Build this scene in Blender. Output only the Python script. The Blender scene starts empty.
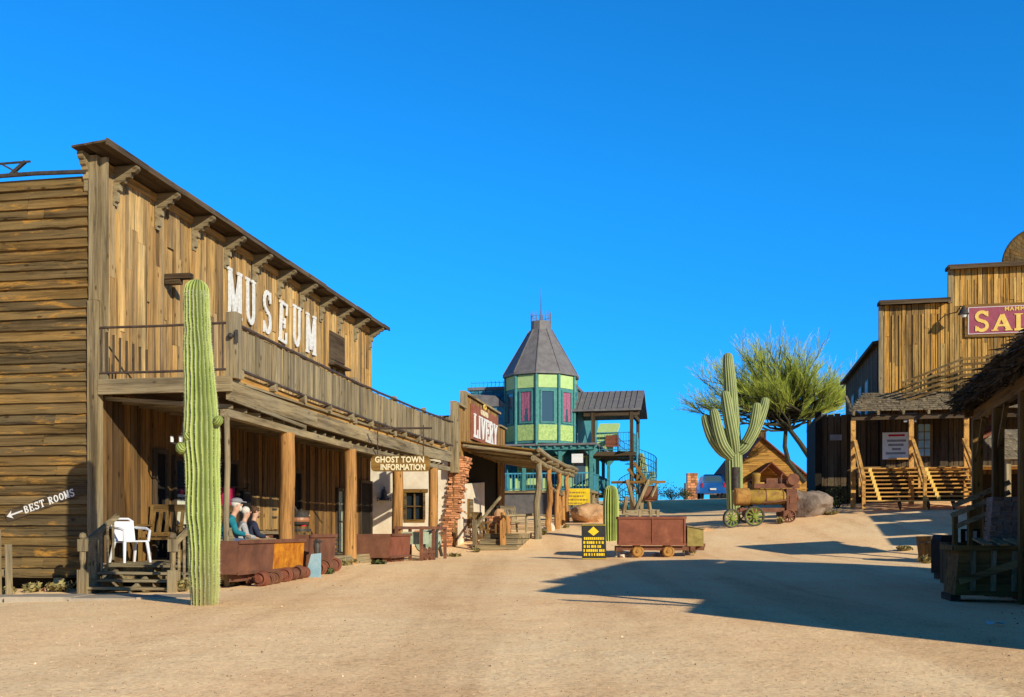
import bpy, bmesh, math, random
import numpy as np
from mathutils import Vector, Matrix
random.seed(7)
PI = math.pi
R = math.radians
sc = bpy.context.scene
COL = sc.collection
U = random.uniform

# ------------------------------------------------------------------ terrain
CP = [(-30,-10,.3),(0,-10,.3),(30,-10,.3),(-30,4,.4),(0,4,.4),(30,4,.4),(-10,7,.45),(0,7,.45),(10,7,.45),
      (-4.15,13.3,.61),(2,13.5,.6),(8,12,.5),(-7,17,.55),(-9.5,16.5,.5),(-25,18,.5),(2,20,.68),(8.1,17.3,.43),(12,17,.5),(30,18,.8),
      (-3.8,22.5,.80),(2.5,25,.8),(11.5,27.5,.76),(9,24,.78),(-2.3,30.8,.76),(4.3,31,.82),(-1.3,33,.8),(13,31,1.3),(30,30,1.8),(-25,32,.8),
      (.95,37,1.36),(3.2,43,1.85),(8.8,38,1.83),(6.2,40,1.75),(15.5,38.2,2.46),(12.7,40,2.4),(24,40,2.8),(30,45,3.2),(-8,42,1.6),(-25,50,2),
      (1.4,48,2.1),(6,52,2.6),(10,55,3.0),(10.4,70,3.7),(0,70,3.6),(20,60,3.7),(-25,70,3.2),(35,70,4),
      (0,85,3.55),(30,90,3.4),(-30,90,3.0),(10,80,3.75),(0,100,2.9),(40,100,2.6),(-40,100,2.4)]
_c = np.array(CP)
def _tps(r2): return np.where(r2 > 0, r2*np.log(np.maximum(r2, 1e-9)), 0)
def _fit():
    n = len(_c); xy = _c[:, :2]/30
    K = _tps(((xy[:, None]-xy[None])**2).sum(-1)) + np.eye(n)*.002
    P = np.c_[np.ones(n), xy]
    A = np.block([[K, P], [P.T, np.zeros((3, 3))]])
    return np.linalg.solve(A, np.r_[_c[:, 2], 0, 0, 0])
_w = _fit()
def gz(x, y):
    q = np.array([[x, y]])/30
    b = _tps(((q[:, None]-_c[None, :, :2]/30)**2).sum(-1))[0]
    return float(b@_w[:-3] + _w[-3] + _w[-2]*q[0, 0] + _w[-1]*q[0, 1])

# ------------------------------------------------------------------ materials
MATS = {}
def newmat(name):
    m = bpy.data.materials.new(name); m.use_nodes = True
    nt = m.node_tree; b = nt.nodes['Principled BSDF']
    return m, nt, b
def N(nt, t, **k):
    n = nt.nodes.new(t)
    for a, v in k.items():
        if hasattr(n, a): setattr(n, a, v)
        else: n.inputs[a.replace('_', ' ')].default_value = v
    return n
def ramp(nt, fac, stops, interp='LINEAR'):
    r = nt.nodes.new('ShaderNodeValToRGB'); r.color_ramp.interpolation = interp
    e = r.color_ramp.elements
    while len(e) < len(stops): e.new(.5)
    for i, (p, c) in enumerate(stops):
        e[i].position = p; e[i].color = (*c, 1) if len(c) == 3 else c
    nt.links.new(fac, r.inputs[0]); return r
def mixc(nt, fac, a, b, mode='MIX'):
    m = nt.nodes.new('ShaderNodeMix'); m.data_type = 'RGBA'; m.blend_type = mode
    for s, v in ((m.inputs[0], fac), (m.inputs[6], a), (m.inputs[7], b)):
        if hasattr(v, 'links'): nt.links.new(v, s)
        elif isinstance(v, (int, float)): s.default_value = v
        else: s.default_value = (*v, 1)
    return m.outputs[2]
def coords(nt, scale=(1, 1, 1), island=True):
    tc = nt.nodes.new('ShaderNodeTexCoord'); mp = nt.nodes.new('ShaderNodeMapping')
    mp.inputs['Scale'].default_value = scale
    nt.links.new(tc.outputs['Object'], mp.inputs[0])
    out = mp.outputs[0]; rnd = None
    if island:
        g = nt.nodes.new('ShaderNodeNewGeometry'); rnd = g.outputs['Random Per Island']
        v = N(nt, 'ShaderNodeVectorMath', operation='MULTIPLY_ADD'); v.inputs[1].default_value = (37, 71, 53)
        nt.links.new(rnd, v.inputs[0]); nt.links.new(out, v.inputs[2]); out = v.outputs[0]
    return out, rnd
def wood(name, axis, pal, dark=.35, grey=.3, scale=1.0, rough=.85, bump=.5, greyc=(.16, .14, .115), patch=None):
    """weathered boards: grain runs along axis, every board (mesh island) takes its own tone from pal"""
    m, nt, b = newmat(name); L = nt.links
    s = [11*scale]*3; s[axis] = .5*scale
    co, rnd = coords(nt, s)
    n1 = N(nt, 'ShaderNodeTexNoise', Scale=2.2, Detail=7, Roughness=.65, Distortion=.6); L.new(co, n1.inputs['Vector'])
    s2 = [60*scale]*3; s2[axis] = 1.6*scale
    co2, _ = coords(nt, s2)
    n2 = N(nt, 'ShaderNodeTexNoise', Scale=1.5, Detail=4, Roughness=.7); L.new(co2, n2.inputs['Vector'])
    co3, _ = coords(nt, (1, 1, 1))
    n3 = N(nt, 'ShaderNodeTexNoise', Scale=.9, Detail=4, Roughness=.6); L.new(co3, n3.inputs['Vector'])
    k = len(pal)
    base = ramp(nt, rnd, [((i+.5)/k, c) for i, c in enumerate(pal)], 'LINEAR')
    st = ramp(nt, n1.outputs[0], [(.3, (dark,)*3), (.47, (.9,)*3), (.75, (1.2,)*3)])
    c = mixc(nt, 1.0, base.outputs[0], st.outputs[0], 'MULTIPLY')
    fi = ramp(nt, n2.outputs[0], [(.28, (.45,)*3), (.5, (1,)*3), (.8, (1.15,)*3)])
    c = mixc(nt, .75, c, fi.outputs[0], 'MULTIPLY')
    gr = ramp(nt, n3.outputs[0], [(.42, (0,)*3), (.7, (1,)*3)])
    gm = N(nt, 'ShaderNodeMath', operation='MULTIPLY'); gm.inputs[1].default_value = grey; L.new(gr.outputs[0], gm.inputs[0])
    gcol = mixc(nt, 1.0, greyc, st.outputs[0], 'MULTIPLY')
    c = mixc(nt, gm.outputs[0], c, gcol)
    s5 = [3.2*scale]*3; s5[axis] = .22*scale
    co5, _ = coords(nt, s5)
    n5 = N(nt, 'ShaderNodeTexNoise', Scale=1.6, Detail=5, Roughness=.6, Distortion=.4); L.new(co5, n5.inputs['Vector'])
    wr = ramp(nt, n5.outputs[0], [(.32, (.28, .25, .23)), (.47, (.84, .81, .78)), (.6, (1.10, 1.10, 1.10))])
    c = mixc(nt, .9, c, wr.outputs[0], 'MULTIPLY')
    if patch:
        s6 = [7*scale]*3; s6[axis] = 1.1*scale
        co6, _ = coords(nt, s6)
        n6 = N(nt, 'ShaderNodeTexNoise', Scale=1.3, Detail=6, Roughness=.7, Distortion=.5); L.new(co6, n6.inputs['Vector'])
        pm = ramp(nt, n6.outputs[0], [(.56, (0,)*3), (.68, (patch[1],)*3)])
        c = mixc(nt, pm.outputs[0], c, patch[0])
    # knots: rare dark spots
    sk = [5]*3; sk[axis] = 2.2
    co4, _ = coords(nt, sk)
    vo = N(nt, 'ShaderNodeTexVoronoi', Scale=1.0); L.new(co4, vo.inputs['Vector'])
    kn = ramp(nt, vo.outputs['Distance'], [(.07, (.25, .2, .15)), (.15, (1, 1, 1))])
    c = mixc(nt, .8, c, kn.outputs[0], 'MULTIPLY')
    L.new(c, b.inputs['Base Color']); b.inputs['Roughness'].default_value = rough
    b.inputs['Specular IOR Level'].default_value = .2
    bp = N(nt, 'ShaderNodeBump', Strength=bump, Distance=.02)
    ad = N(nt, 'ShaderNodeMath', operation='ADD'); L.new(n1.outputs[0], ad.inputs[0]); L.new(n2.outputs[0], ad.inputs[1])
    L.new(ad.outputs[0], bp.inputs['Height']); L.new(bp.outputs[0], b.inputs['Normal'])
    MATS[name] = m; return m
def rough(name, c1, c2, scale=6, rgh=.8, bump=.3, spec=.2, metal=0, c3=None, isl=.0, dist=.02):
    """mottled surface of two or three tones"""
    m, nt, b = newmat(name); L = nt.links
    co, rnd = coords(nt)
    n = N(nt, 'ShaderNodeTexNoise', Scale=scale, Detail=8, Roughness=.65); L.new(co, n.inputs['Vector'])
    st = [(.35, c1), (.62, c2)] + ([(.78, c3)] if c3 else [])
    c = ramp(nt, n.outputs[0], st).outputs[0]
    if isl:
        v = ramp(nt, rnd, [(0, (1-isl,)*3), (1, (1+isl,)*3)]); c = mixc(nt, 1.0, c, v.outputs[0], 'MULTIPLY')
    L.new(c, b.inputs['Base Color']); b.inputs['Roughness'].default_value = rgh; b.inputs['Metallic'].default_value = metal
    b.inputs['Specular IOR Level'].default_value = spec
    if bump:
        n2 = N(nt, 'ShaderNodeTexNoise', Scale=scale*4, Detail=6, Roughness=.6); L.new(co, n2.inputs['Vector'])
        bp = N(nt, 'ShaderNodeBump', Strength=bump, Distance=dist); L.new(n2.outputs[0], bp.inputs['Height']); L.new(bp.outputs[0], b.inputs['Normal'])
    MATS[name] = m; return m
def cactus_mat(name, g1, g2, ridge):
    m, nt, b = newmat(name); L = nt.links
    co, _ = coords(nt, island=False)
    n = N(nt, 'ShaderNodeTexNoise', Scale=2.5, Detail=6); L.new(co, n.inputs['Vector'])
    c = ramp(nt, n.outputs[0], [(.35, g1), (.65, g2)]).outputs[0]
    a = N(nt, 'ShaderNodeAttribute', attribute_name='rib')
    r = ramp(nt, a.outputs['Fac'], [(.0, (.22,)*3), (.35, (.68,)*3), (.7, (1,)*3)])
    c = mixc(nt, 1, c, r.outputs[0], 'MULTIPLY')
    # spine clusters: pale dots up the ridges
    co2, _ = coords(nt, (1, 1, 26), island=False)
    n2 = N(nt, 'ShaderNodeTexNoise', Scale=9, Detail=3); L.new(co2, n2.inputs['Vector'])
    d = ramp(nt, n2.outputs[0], [(.40, (0,)*3), (.58, (1,)*3)])
    e = ramp(nt, a.outputs['Fac'], [(.72, (0,)*3), (1.0, (1,)*3)])
    f = N(nt, 'ShaderNodeMath', operation='MULTIPLY'); L.new(d.outputs[0], f.inputs[0]); L.new(e.outputs[0], f.inputs[1])
    c = mixc(nt, f.outputs[0], c, ridge)
    # corky tan skin low down comes from a second attribute
    a2 = N(nt, 'ShaderNodeAttribute', attribute_name='cork'); 
    n3 = N(nt, 'ShaderNodeTexNoise', Scale=7, Detail=5); L.new(co, n3.inputs['Vector'])
    mu = N(nt, 'ShaderNodeMath', operation='MULTIPLY'); L.new(a2.outputs['Fac'], mu.inputs[0]); L.new(n3.outputs[0], mu.inputs[1])
    c = mixc(nt, mu.outputs[0], c, (.25, .18, .095))
    L.new(c, b.inputs['Base Color']); b.inputs['Roughness'].default_value = .75; b.inputs['Specular IOR Level'].default_value = .25
    MATS[name] = m; return m
def ground_mat():
    m, nt, b = newmat('desert_gravel'); L = nt.links
    tc = nt.nodes.new('ShaderNodeTexCoord'); co = tc.outputs['Object']
    def noise(s, d=6, r=.6, vec=co):
        n = N(nt, 'ShaderNodeTexNoise', Scale=s, Detail=d, Roughness=r); L.new(vec, n.inputs['Vector']); return n.outputs[0]
    big = ramp(nt, noise(.16, 5), [(.35, (.97, .63, .335)), (.5, (1.0, .69, .38)), (.66, (1.0, .74, .43))]).outputs[0]
    mid = ramp(nt, noise(1.3, 8, .7), [(.3, (.90, .87, .84)), (.5, (1, 1, 1)), (.72, (1.05, 1.05, 1.05))]).outputs[0]
    c = mixc(nt, 1, big, mid, 'MULTIPLY')
    # wheel tracks run up the street
    mp = N(nt, 'ShaderNodeMapping'); mp.inputs['Scale'].default_value = (1.0, .035, 1); mp.inputs['Rotation'].default_value = (0, 0, R(12)); L.new(co, mp.inputs[0])
    tr = ramp(nt, noise(1.1, 4, .55, mp.outputs[0]), [(.36, (.84, .80, .77)), (.5, (1, 1, 1)), (.64, (1.06, 1.06, 1.06))]).outputs[0]
    c = mixc(nt, .8, c, tr, 'MULTIPLY')
    v = N(nt, 'ShaderNodeTexVoronoi', Scale=24); L.new(co, v.inputs['Vector'])
    peb = ramp(nt, v.outputs['Color'], [(0, (.70, .64, .58)), (.3, (1, .98, .96)), (.8, (1.08, 1.08, 1.08)), (1, (1.22, 1.20, 1.18))]).outputs[0]
    c = mixc(nt, .6, c, peb, 'MULTIPLY')
    fine = ramp(nt, noise(27, 5, .8), [(.32, (.55, .48, .41)), (.46, (1.06, 1.05, 1.03)), (.68, (1.34, 1.32, 1.30))]).outputs[0]
    c = mixc(nt, .85, c, fine, 'MULTIPLY')
    prints = ramp(nt, noise(5, 4, .6), [(.32, (.88, .86, .84)), (.43, (1, 1, 1))]).outputs[0]
    c = mixc(nt, .8, c, prints, 'MULTIPLY')
    L.new(c, b.inputs['Base Color']); b.inputs['Roughness'].default_value = .95; b.inputs['Specular IOR Level'].default_value = .1
    b1 = N(nt, 'ShaderNodeBump', Strength=.4, Distance=.02); L.new(noise(26, 6, .7), b1.inputs['Height'])
    b2 = N(nt, 'ShaderNodeBump', Strength=.22, Distance=.1); L.new(noise(2.2, 5, .6), b2.inputs['Height']); L.new(b1.outputs[0], b2.inputs['Normal'])
    L.new(b2.outputs[0], b.inputs['Normal'])
    MATS['ground'] = m; return m
def glass(name, col=(.02, .03, .04)):
    m, nt, b = newmat(name); b.inputs['Base Color'].default_value = (*col, 1); b.inputs['Roughness'].default_value = .08
    b.inputs['Specular IOR Level'].default_value = .6; MATS[name] = m; return m

GOLD = [(.62, .36, .115), (.80, .51, .20), (.44, .25, .085), (.88, .60, .25), (.64, .41, .17), (.36, .23, .10), (.76, .44, .12), (.52, .36, .18), (.27, .165, .07), (.70, .42, .14)]
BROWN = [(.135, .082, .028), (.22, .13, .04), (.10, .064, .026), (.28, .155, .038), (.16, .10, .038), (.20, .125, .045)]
GREYW = [(.40, .32, .18), (.29, .235, .14), (.48, .37, .20), (.24, .195, .115), (.36, .29, .17)]
PORCH_SHADE = [(.27, .14, .042), (.40, .205, .055), (.15, .082, .032), (.29, .165, .06), (.11, .062, .026)]  # porch wall wood, darkened to deepen the shade under the balcony
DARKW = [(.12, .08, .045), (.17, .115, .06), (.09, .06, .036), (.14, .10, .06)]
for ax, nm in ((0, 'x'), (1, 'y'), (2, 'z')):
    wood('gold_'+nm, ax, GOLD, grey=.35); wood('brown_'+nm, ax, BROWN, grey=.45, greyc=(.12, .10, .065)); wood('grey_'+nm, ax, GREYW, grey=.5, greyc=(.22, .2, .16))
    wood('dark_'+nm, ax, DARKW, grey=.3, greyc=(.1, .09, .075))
wood('livery_z', 2, [(.44, .24, .075), (.56, .33, .11), (.32, .175, .055), (.48, .27, .10), (.26, .15, .06)], dark=.3, grey=.3)
wood('porch_shade_z', 2, PORCH_SHADE, grey=.3, greyc=(.13, .105, .07))
wood('log', 2, [(.47, .225, .07), (.55, .28, .09)], dark=.38, grey=.15)
wood('orange_y', 1, [(.66, .33, .085), (.76, .42, .12)], dark=.6, grey=.1)
wood('orange_x', 0, [(.68, .35, .09), (.80, .45, .13)], dark=.6, grey=.1)
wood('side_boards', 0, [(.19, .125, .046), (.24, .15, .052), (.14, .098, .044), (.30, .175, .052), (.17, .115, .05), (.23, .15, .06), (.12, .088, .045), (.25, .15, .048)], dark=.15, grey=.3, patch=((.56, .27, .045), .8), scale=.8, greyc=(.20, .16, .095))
wood('saloon_z', 2, [(.50, .28, .07), (.84, .51, .15), (.25, .145, .05), (.95, .62, .19), (.38, .24, .085), (.74, .39, .08)], dark=.22, grey=.3)
wood('shake', 1, [(.24, .19, .12), (.32, .25, .15), (.18, .14, .09), (.28, .22, .14)], grey=.4, greyc=(.24, .21, .16))
wood('church_x', 0, [(.50, .26, .055), (.56, .30, .07), (.42, .215, .05)], dark=.65, grey=.1)
wood('redtrim', 0, [(.22, .07, .04), (.27, .09, .05)], grey=.2)
rough('white_paint', (.74, .74, .72), (.84, .84, .82), 5, .6, .1)
rough('white_worn', (.62, .60, .56), (.84, .83, .80), 12, .7, .1, c3=(.86, .85, .83))
rough('rust', (.12, .052, .034), (.22, .095, .055), 2.2, .85, .35, c3=(.42, .17, .05))
rough('rust_red', (.17, .058, .034), (.27, .095, .055), 2.5, .85, .3, c3=(.40, .16, .085))
rough('rust_orange', (.36, .10, .012), (.62, .25, .02), 5, .85, .4, c3=(.76, .40, .04))
rough('iron', (.03, .026, .024), (.07, .06, .052), 8, .6, .2, spec=.4)
rough('iron_rail', (.05, .035, .03), (.10, .07, .055), 6, .6, .1)
rough('black', (.012, .012, .012), (.025, .024, .022), 6, .6, .1)
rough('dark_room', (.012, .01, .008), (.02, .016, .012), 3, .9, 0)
rough('adobe', (.66, .56, .42), (.82, .74, .60), 1.6, .9, .3, c3=(.86, .80, .68), dist=.04)
rough('brick', (.44, .17, .075), (.60, .29, .14), 5, .9, .3, isl=.5, c3=(.70, .43, .25))
rough('mortar', (.40, .29, .19), (.52, .40, .28), 8, .95, .3)
rough('rock_tan', (.42, .23, .11), (.60, .37, .20), 1.6, .9, .5, c3=(.68, .46, .29), dist=.08)
rough('rock_grey', (.17, .13, .105), (.30, .235, .19), 3, .9, .5, c3=(.40, .33, .27), dist=.06)
rough('stone_white', (.50, .42, .33), (.68, .60, .49), 5, .9, .4)
rough('pebble', (.40, .25, .15), (.60, .41, .27), 1.5, .9, .2, isl=.75)
rough('teal', (.05, .20, .20), (.09, .29, .28), 6, .6, .1)
rough('lime', (.40, .58, .22), (.50, .68, .30), 4, .65, .1)
rough('lime_fancy', (.26, .42, .14), (.50, .64, .24), 9, .65, .1, c3=(.60, .62, .22))
rough('shingle_blue', (.035, .19, .30), (.07, .30, .42), 5, .8, .2, isl=.35)
rough('slate', (.14, .13, .135), (.20, .19, .195), 3, .55, .15, spec=.4, isl=.12)
rough('skirt', (.10, .095, .10), (.15, .14, .14), 3, .9, .2)
rough('curtain', (.32, .08, .16), (.50, .20, .30), 9, .9, .1)
rough('cream_cloth', (.55, .55, .42), (.72, .72, .56), 5, .9, .1)
rough('green_curtain', (.28, .36, .25), (.46, .52, .38), 8, .9, .1)
rough('yellow_paint', (.62, .42, .01), (.78, .55, .02), 4, .6, .1)
rough('yellow_rust', (.20, .105, .035), (.42, .27, .05), 3, .8, .3, c3=(.30, .16, .05))
rough('tail_wood', (.22, .17, .055), (.36, .28, .09), 4, .85, .3)
rough('wheel_rust', (.30, .14, .04), (.48, .26, .07), 5, .85, .3, c3=(.24, .10, .045))
rough('green_paint', (.14, .19, .03), (.24, .29, .05), 4, .6, .1)
rough('magenta', (.30, .065, .105), (.37, .095, .14), 4, .7, .1)
rough('sign_red', (.26, .08, .045), (.34, .12, .07), 4, .7, .1)
rough('sign_gold', (.78, .50, .10), (.86, .62, .18), 6, .6, .1)
rough('cream_paint', (.72, .62, .38), (.82, .73, .50), 6, .6, .1)
rough('red_cloth', (.45, .015, .02), (.60, .03, .04), 9, .9, .2)
rough('pink_cloth', (.40, .02, .09), (.52, .04, .13), 9, .9, .2)
rough('blue_panel', (.24, .42, .52), (.36, .54, .62), 5, .6, .15)
rough('car_blue', (.008, .075, .30), (.012, .10, .36), 2, .25, 0, spec=.6)
rough('bark', (.03, .03, .018), (.07, .06, .035), 8, .85, .3)
rough('leaf', (.34, .42, .06), (.52, .56, .10), .8, .7, 0, isl=.35)
rough('weed', (.22, .19, .07), (.36, .30, .13), 3, .85, 0, isl=.4)
rough('bush_leaf', (.04, .06, .02), (.09, .11, .035), 3, .8, 0, isl=.4)
rough('thatch', (.06, .042, .025), (.13, .09, .05), 5, .95, .4, isl=.5)
rough('skin', (.52, .29, .19), (.60, .36, .25), 8, .6, 0)
rough('teal_jacket', (.012, .15, .20), (.02, .21, .27), 12, .9, .2)
rough('grey_knit', (.30, .30, .30), (.42, .42, .42), 18, .9, .2)
rough('navy_cloth', (.02, .025, .05), (.035, .04, .075), 12, .9, .2)
rough('cap_grey', (.18, .18, .20), (.28, .28, .30), 18, .9, .2)
rough('white_hair', (.55, .50, .42), (.75, .70, .62), 30, .8, .3)
rough('brown_hair', (.05, .025, .012), (.12, .06, .03), 30, .7, .3)
rough('denim', (.05, .08, .16), (.09, .13, .23), 16, .9, .2)
rough('plastic_white', (.66, .67, .74), (.74, .75, .80), 3, .4, 0, spec=.5)
rough('concrete', (.36, .30, .23), (.46, .39, .30), 3, .9, .25)
rough('paper', (.60, .60, .58), (.70, .70, .68), 3, .8, 0)
rough('ink_grey', (.2, .2, .22), (.3, .3, .32), 3, .8, 0)
rough('copper', (.30, .12, .05), (.42, .18, .08), 6, .5, .1, spec=.5)
rough('red_light', (.35, .01, .01), (.45, .02, .02), 3, .3, 0)
rough('hill', (.06, .055, .05), (.10, .085, .07), .2, .95, 0)
cactus_mat('cactus', (.30, .39, .09), (.41, .50, .13), (.66, .64, .32))
cactus_mat('cactus_far', (.34, .41, .15), (.43, .49, .20), (.62, .60, .36))
ground_mat(); glass('glass'); glass('glass_blue', (.05, .10, .14))

# ------------------------------------------------------------------ geometry helpers
ZOFF = {}
class MB:
    def __init__(s): s.v = []; s.f = []; s.a = []; s.c = []; s.useattr = False
    def add(s, vs, fs, a=None, c=None):
        o = len(s.v); s.v += [tuple(q) for q in vs]; s.f += [tuple(i+o for i in f) for f in fs]
        s.a += a if a else [0]*len(vs); s.c += c if c else [0]*len(vs)
        if a: s.useattr = True
        return s
    def hexa(s, p):   # 8 corners: bottom 4 ccw, top 4 ccw
        return s.add(p, [(3, 2, 1, 0), (4, 5, 6, 7), (0, 1, 5, 4), (1, 2, 6, 5), (2, 3, 7, 6), (3, 0, 4, 7)])
    def box(s, x0, x1, y0, y1, z0, z1):
        if x0 > x1: x0, x1 = x1, x0
        if y0 > y1: y0, y1 = y1, y0
        if z0 > z1: z0, z1 = z1, z0
        return s.hexa([(x0,y0,z0),(x1,y0,z0),(x1,y1,z0),(x0,y1,z0),(x0,y0,z1),(x1,y0,z1),(x1,y1,z1),(x0,y1,z1)])
    def bar(s, a, b, w, h=None, up=(0, 0, 1)):   # beam of section w (sideways) x h (along up)
        h = h or w; a = Vector(a); b = Vector(b); d = (b-a).normalized(); u = Vector(up)
        if abs(d.dot(u)) > .98: u = Vector((0, 1, 0))
        r = d.cross(u).normalized(); u = r.cross(d).normalized()
        r *= w/2; u *= h/2
        return s.hexa([a-r-u, a+r-u, b+r-u, b-r-u, a-r+u, a+r+u, b+r+u, b-r+u])
    def tube(s, pts, rad, n=10, rib=None, cap=True, cork=None, depth=.12):
        pts = [Vector(p) for p in pts]; m = len(pts)
        if isinstance(rad, (int, float)): rad = [rad]*m
        T = [(pts[min(i+1, m-1)]-pts[max(i-1, 0)]).normalized() for i in range(m)]
        u = Vector((1, 0, 0)) if abs(T[0].x) < .9 else Vector((0, 1, 0))
        u = (u - T[0]*u.dot(T[0])).normalized()
        vs, at, ck = [], [], []
        for i in range(m):
            u = (u - T[i]*u.dot(T[i])).normalized(); w = T[i].cross(u)
            for k in range(n):
                a = 2*PI*k/n; rr = rad[i]; q = 0
                if rib:
                    q = 1-abs(math.sin(a*rib/2))**.8 ; rr *= 1-depth*(1-q)
                vs.append(pts[i]+(u*math.cos(a)+w*math.sin(a))*rr); at.append(q)
                ck.append(cork[i] if cork else 0)
        fs = [(i*n+k, i*n+(k+1) % n, (i+1)*n+(k+1) % n, (i+1)*n+k) for i in range(m-1) for k in range(n)]
        if cap:
            fs.append(tuple(range(n-1, -1, -1))); fs.append(tuple((m-1)*n+k for k in range(n)))
        return s.add(vs, fs, at if rib else None, ck if rib else None)
    def cyl(s, c, r, h, n=16, axis=2, r2=None):  # from c along axis
        e = [0, 0, 0]; e[axis] = h
        return s.tube([c, (c[0]+e[0], c[1]+e[1], c[2]+e[2])], [r, r if r2 is None else r2], n)
    def prism(s, poly, axis, a, b):  # poly in the two other axes (cyclic order), extruded a..b
        def P(u, v, w): return [(w, u, v), (v, w, u), (u, v, w)][axis]
        n = len(poly)
        vs = [P(u, v, a) for u, v in poly] + [P(u, v, b) for u, v in poly]
        fs = [tuple(range(n-1, -1, -1)), tuple(range(n, 2*n))] + [(i, (i+1) % n, n+(i+1) % n, n+i) for i in range(n)]
        return s.add(vs, fs)
    def lathe(s, prof, c=(0, 0, 0), n=20, axis=2, cap=True):
        vs = []
        for r, z in prof:
            for k in range(n):
                a = 2*PI*k/n; q = (r*math.cos(a), r*math.sin(a), z)
                q = q if axis == 2 else ((z, q[0], q[1]) if axis == 0 else (q[1], z, q[0]))
                vs.append((c[0]+q[0], c[1]+q[1], c[2]+q[2]))
        m = len(prof)
        fs = [(i*n+k, i*n+(k+1) % n, (i+1)*n+(k+1) % n, (i+1)*n+k) for i in range(m-1) for k in range(n)]
        if cap: fs += [tuple(range(n-1, -1, -1)), tuple((m-1)*n+k for k in range(n))]
        return s.add(vs, fs)
    def sphere(s, c, r, n=12, m=8, sq=(1, 1, 1)):
        prof = [(max(.001, math.sin(PI*i/m)), -math.cos(PI*i/m)) for i in range(m+1)]
        o = len(s.v); s.lathe(prof, (0, 0, 0), n)
        for i in range(o, len(s.v)):
            v = s.v[i]; s.v[i] = (c[0]+v[0]*r*sq[0], c[1]+v[1]*r*sq[1], c[2]+v[2]*r*sq[2])
        return s
    def quad(s, a, b, c, d): return s.add([a, b, c, d], [(0, 1, 2, 3)])
    def jitter(s, k):
        s.v = [(x+U(-k, k), y+U(-k, k), z+U(-k, k)) for x, y, z in s.v]; return s
    def build(s, name, mat, parent=None, label=None, smooth=False):
        zo = 0
        if parent is not None: zo = ZOFF.get(parent.name, 0)
        me = bpy.data.meshes.new(name)
        me.from_pydata([(x, y, z-zo) for x, y, z in s.v], [], s.f); me.update()
        if s.useattr:
            for nm, dat in (('rib', s.a), ('cork', s.c)):
                at = me.attributes.new(nm, 'FLOAT', 'POINT'); at.data.foreach_set('value', dat)
        o = bpy.data.objects.new(name, me); COL.objects.link(o)
        me.materials.append(MATS[mat] if isinstance(mat, str) else mat)
        if smooth:
            me.polygons.foreach_set('use_smooth', [True]*len(me.polygons))
            try: me.set_sharp_from_angle(angle=R(40))
            except Exception: pass
        if parent is not None: o.parent = parent; ZOFF[o.name] = zo
        if label: o['label'] = label
        return o
def thing(name, label, cat, loc=(0, 0, 0), rotz=0, group=None, zabs=False):
    o = bpy.data.objects.new(name, None); COL.objects.link(o); o.empty_display_size = .2
    o.location = loc; o.rotation_euler = (0, 0, rotz); tag(o, label, cat, group)
    ZOFF[o.name] = loc[2] if zabs else 0
    return o
def tag(o, label=None, cat=None, group=None, kind=None):
    if label: o['label'] = label
    if cat: o['category'] = cat
    if group: o['group'] = group
    if kind: o['kind'] = kind
    return o
def kids(o): return [c for c in bpy.data.objects if c.parent == o]
def copy_tree(o, parent=None, label=None):
    c = o.copy(); COL.objects.link(c)
    if parent is not None: c.parent = parent
    if label: c['label'] = label
    for ch in kids(o): copy_tree(ch, c)
    return c
def X(px, y): return (px-512)/1000*y       # survey notes: bearing -> metres
def Z(py, y): return 1.6+(530-py)/1000*y
def G(px, y, dz=0): x = X(px, y); return (x, y, gz(x, y)+dz)
def text_mesh(txt, size, depth, bold=0.0, spacing=1.0):
    cu = bpy.data.curves.new('lettering', 'FONT'); cu.body = txt; cu.size = size; cu.extrude = depth/2; cu.offset = bold
    cu.align_x = 'CENTER'; cu.align_y = 'CENTER'; cu.space_character = spacing; cu.resolution_u = 3
    o = bpy.data.objects.new('lettering', cu); COL.objects.link(o)
    dg = bpy.context.evaluated_depsgraph_get(); dg.update()
    me = bpy.data.meshes.new_from_object(o.evaluated_get(dg))
    bpy.data.objects.remove(o); bpy.data.curves.remove(cu)
    return me
def put_text(name, txt, size, depth, mat, parent, M, bold=0, label=None, squash=1.0, spacing=1.0):
    me = text_mesh(txt, size, depth, bold, spacing); zo = ZOFF.get(parent.name, 0)
    me.transform(Matrix.Translation((0, 0, -zo)) @ M @ Matrix.Diagonal((squash, 1, 1, 1)))
    me.materials.clear(); me.materials.append(MATS[mat])
    o = bpy.data.objects.new(name, me); COL.objects.link(o); o.parent = parent; ZOFF[o.name] = zo
    if label: o['label'] = label
    return o
def face_mat(origin, right, up):  # text plane matrix
    r = Vector(right).normalized(); u = Vector(up).normalized(); n = r.cross(u)
    return Matrix(((r.x, u.x, n.x, origin[0]), (r.y, u.y, n.y, origin[1]), (r.z, u.z, n.z, origin[2]), (0, 0, 0, 1)))
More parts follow.
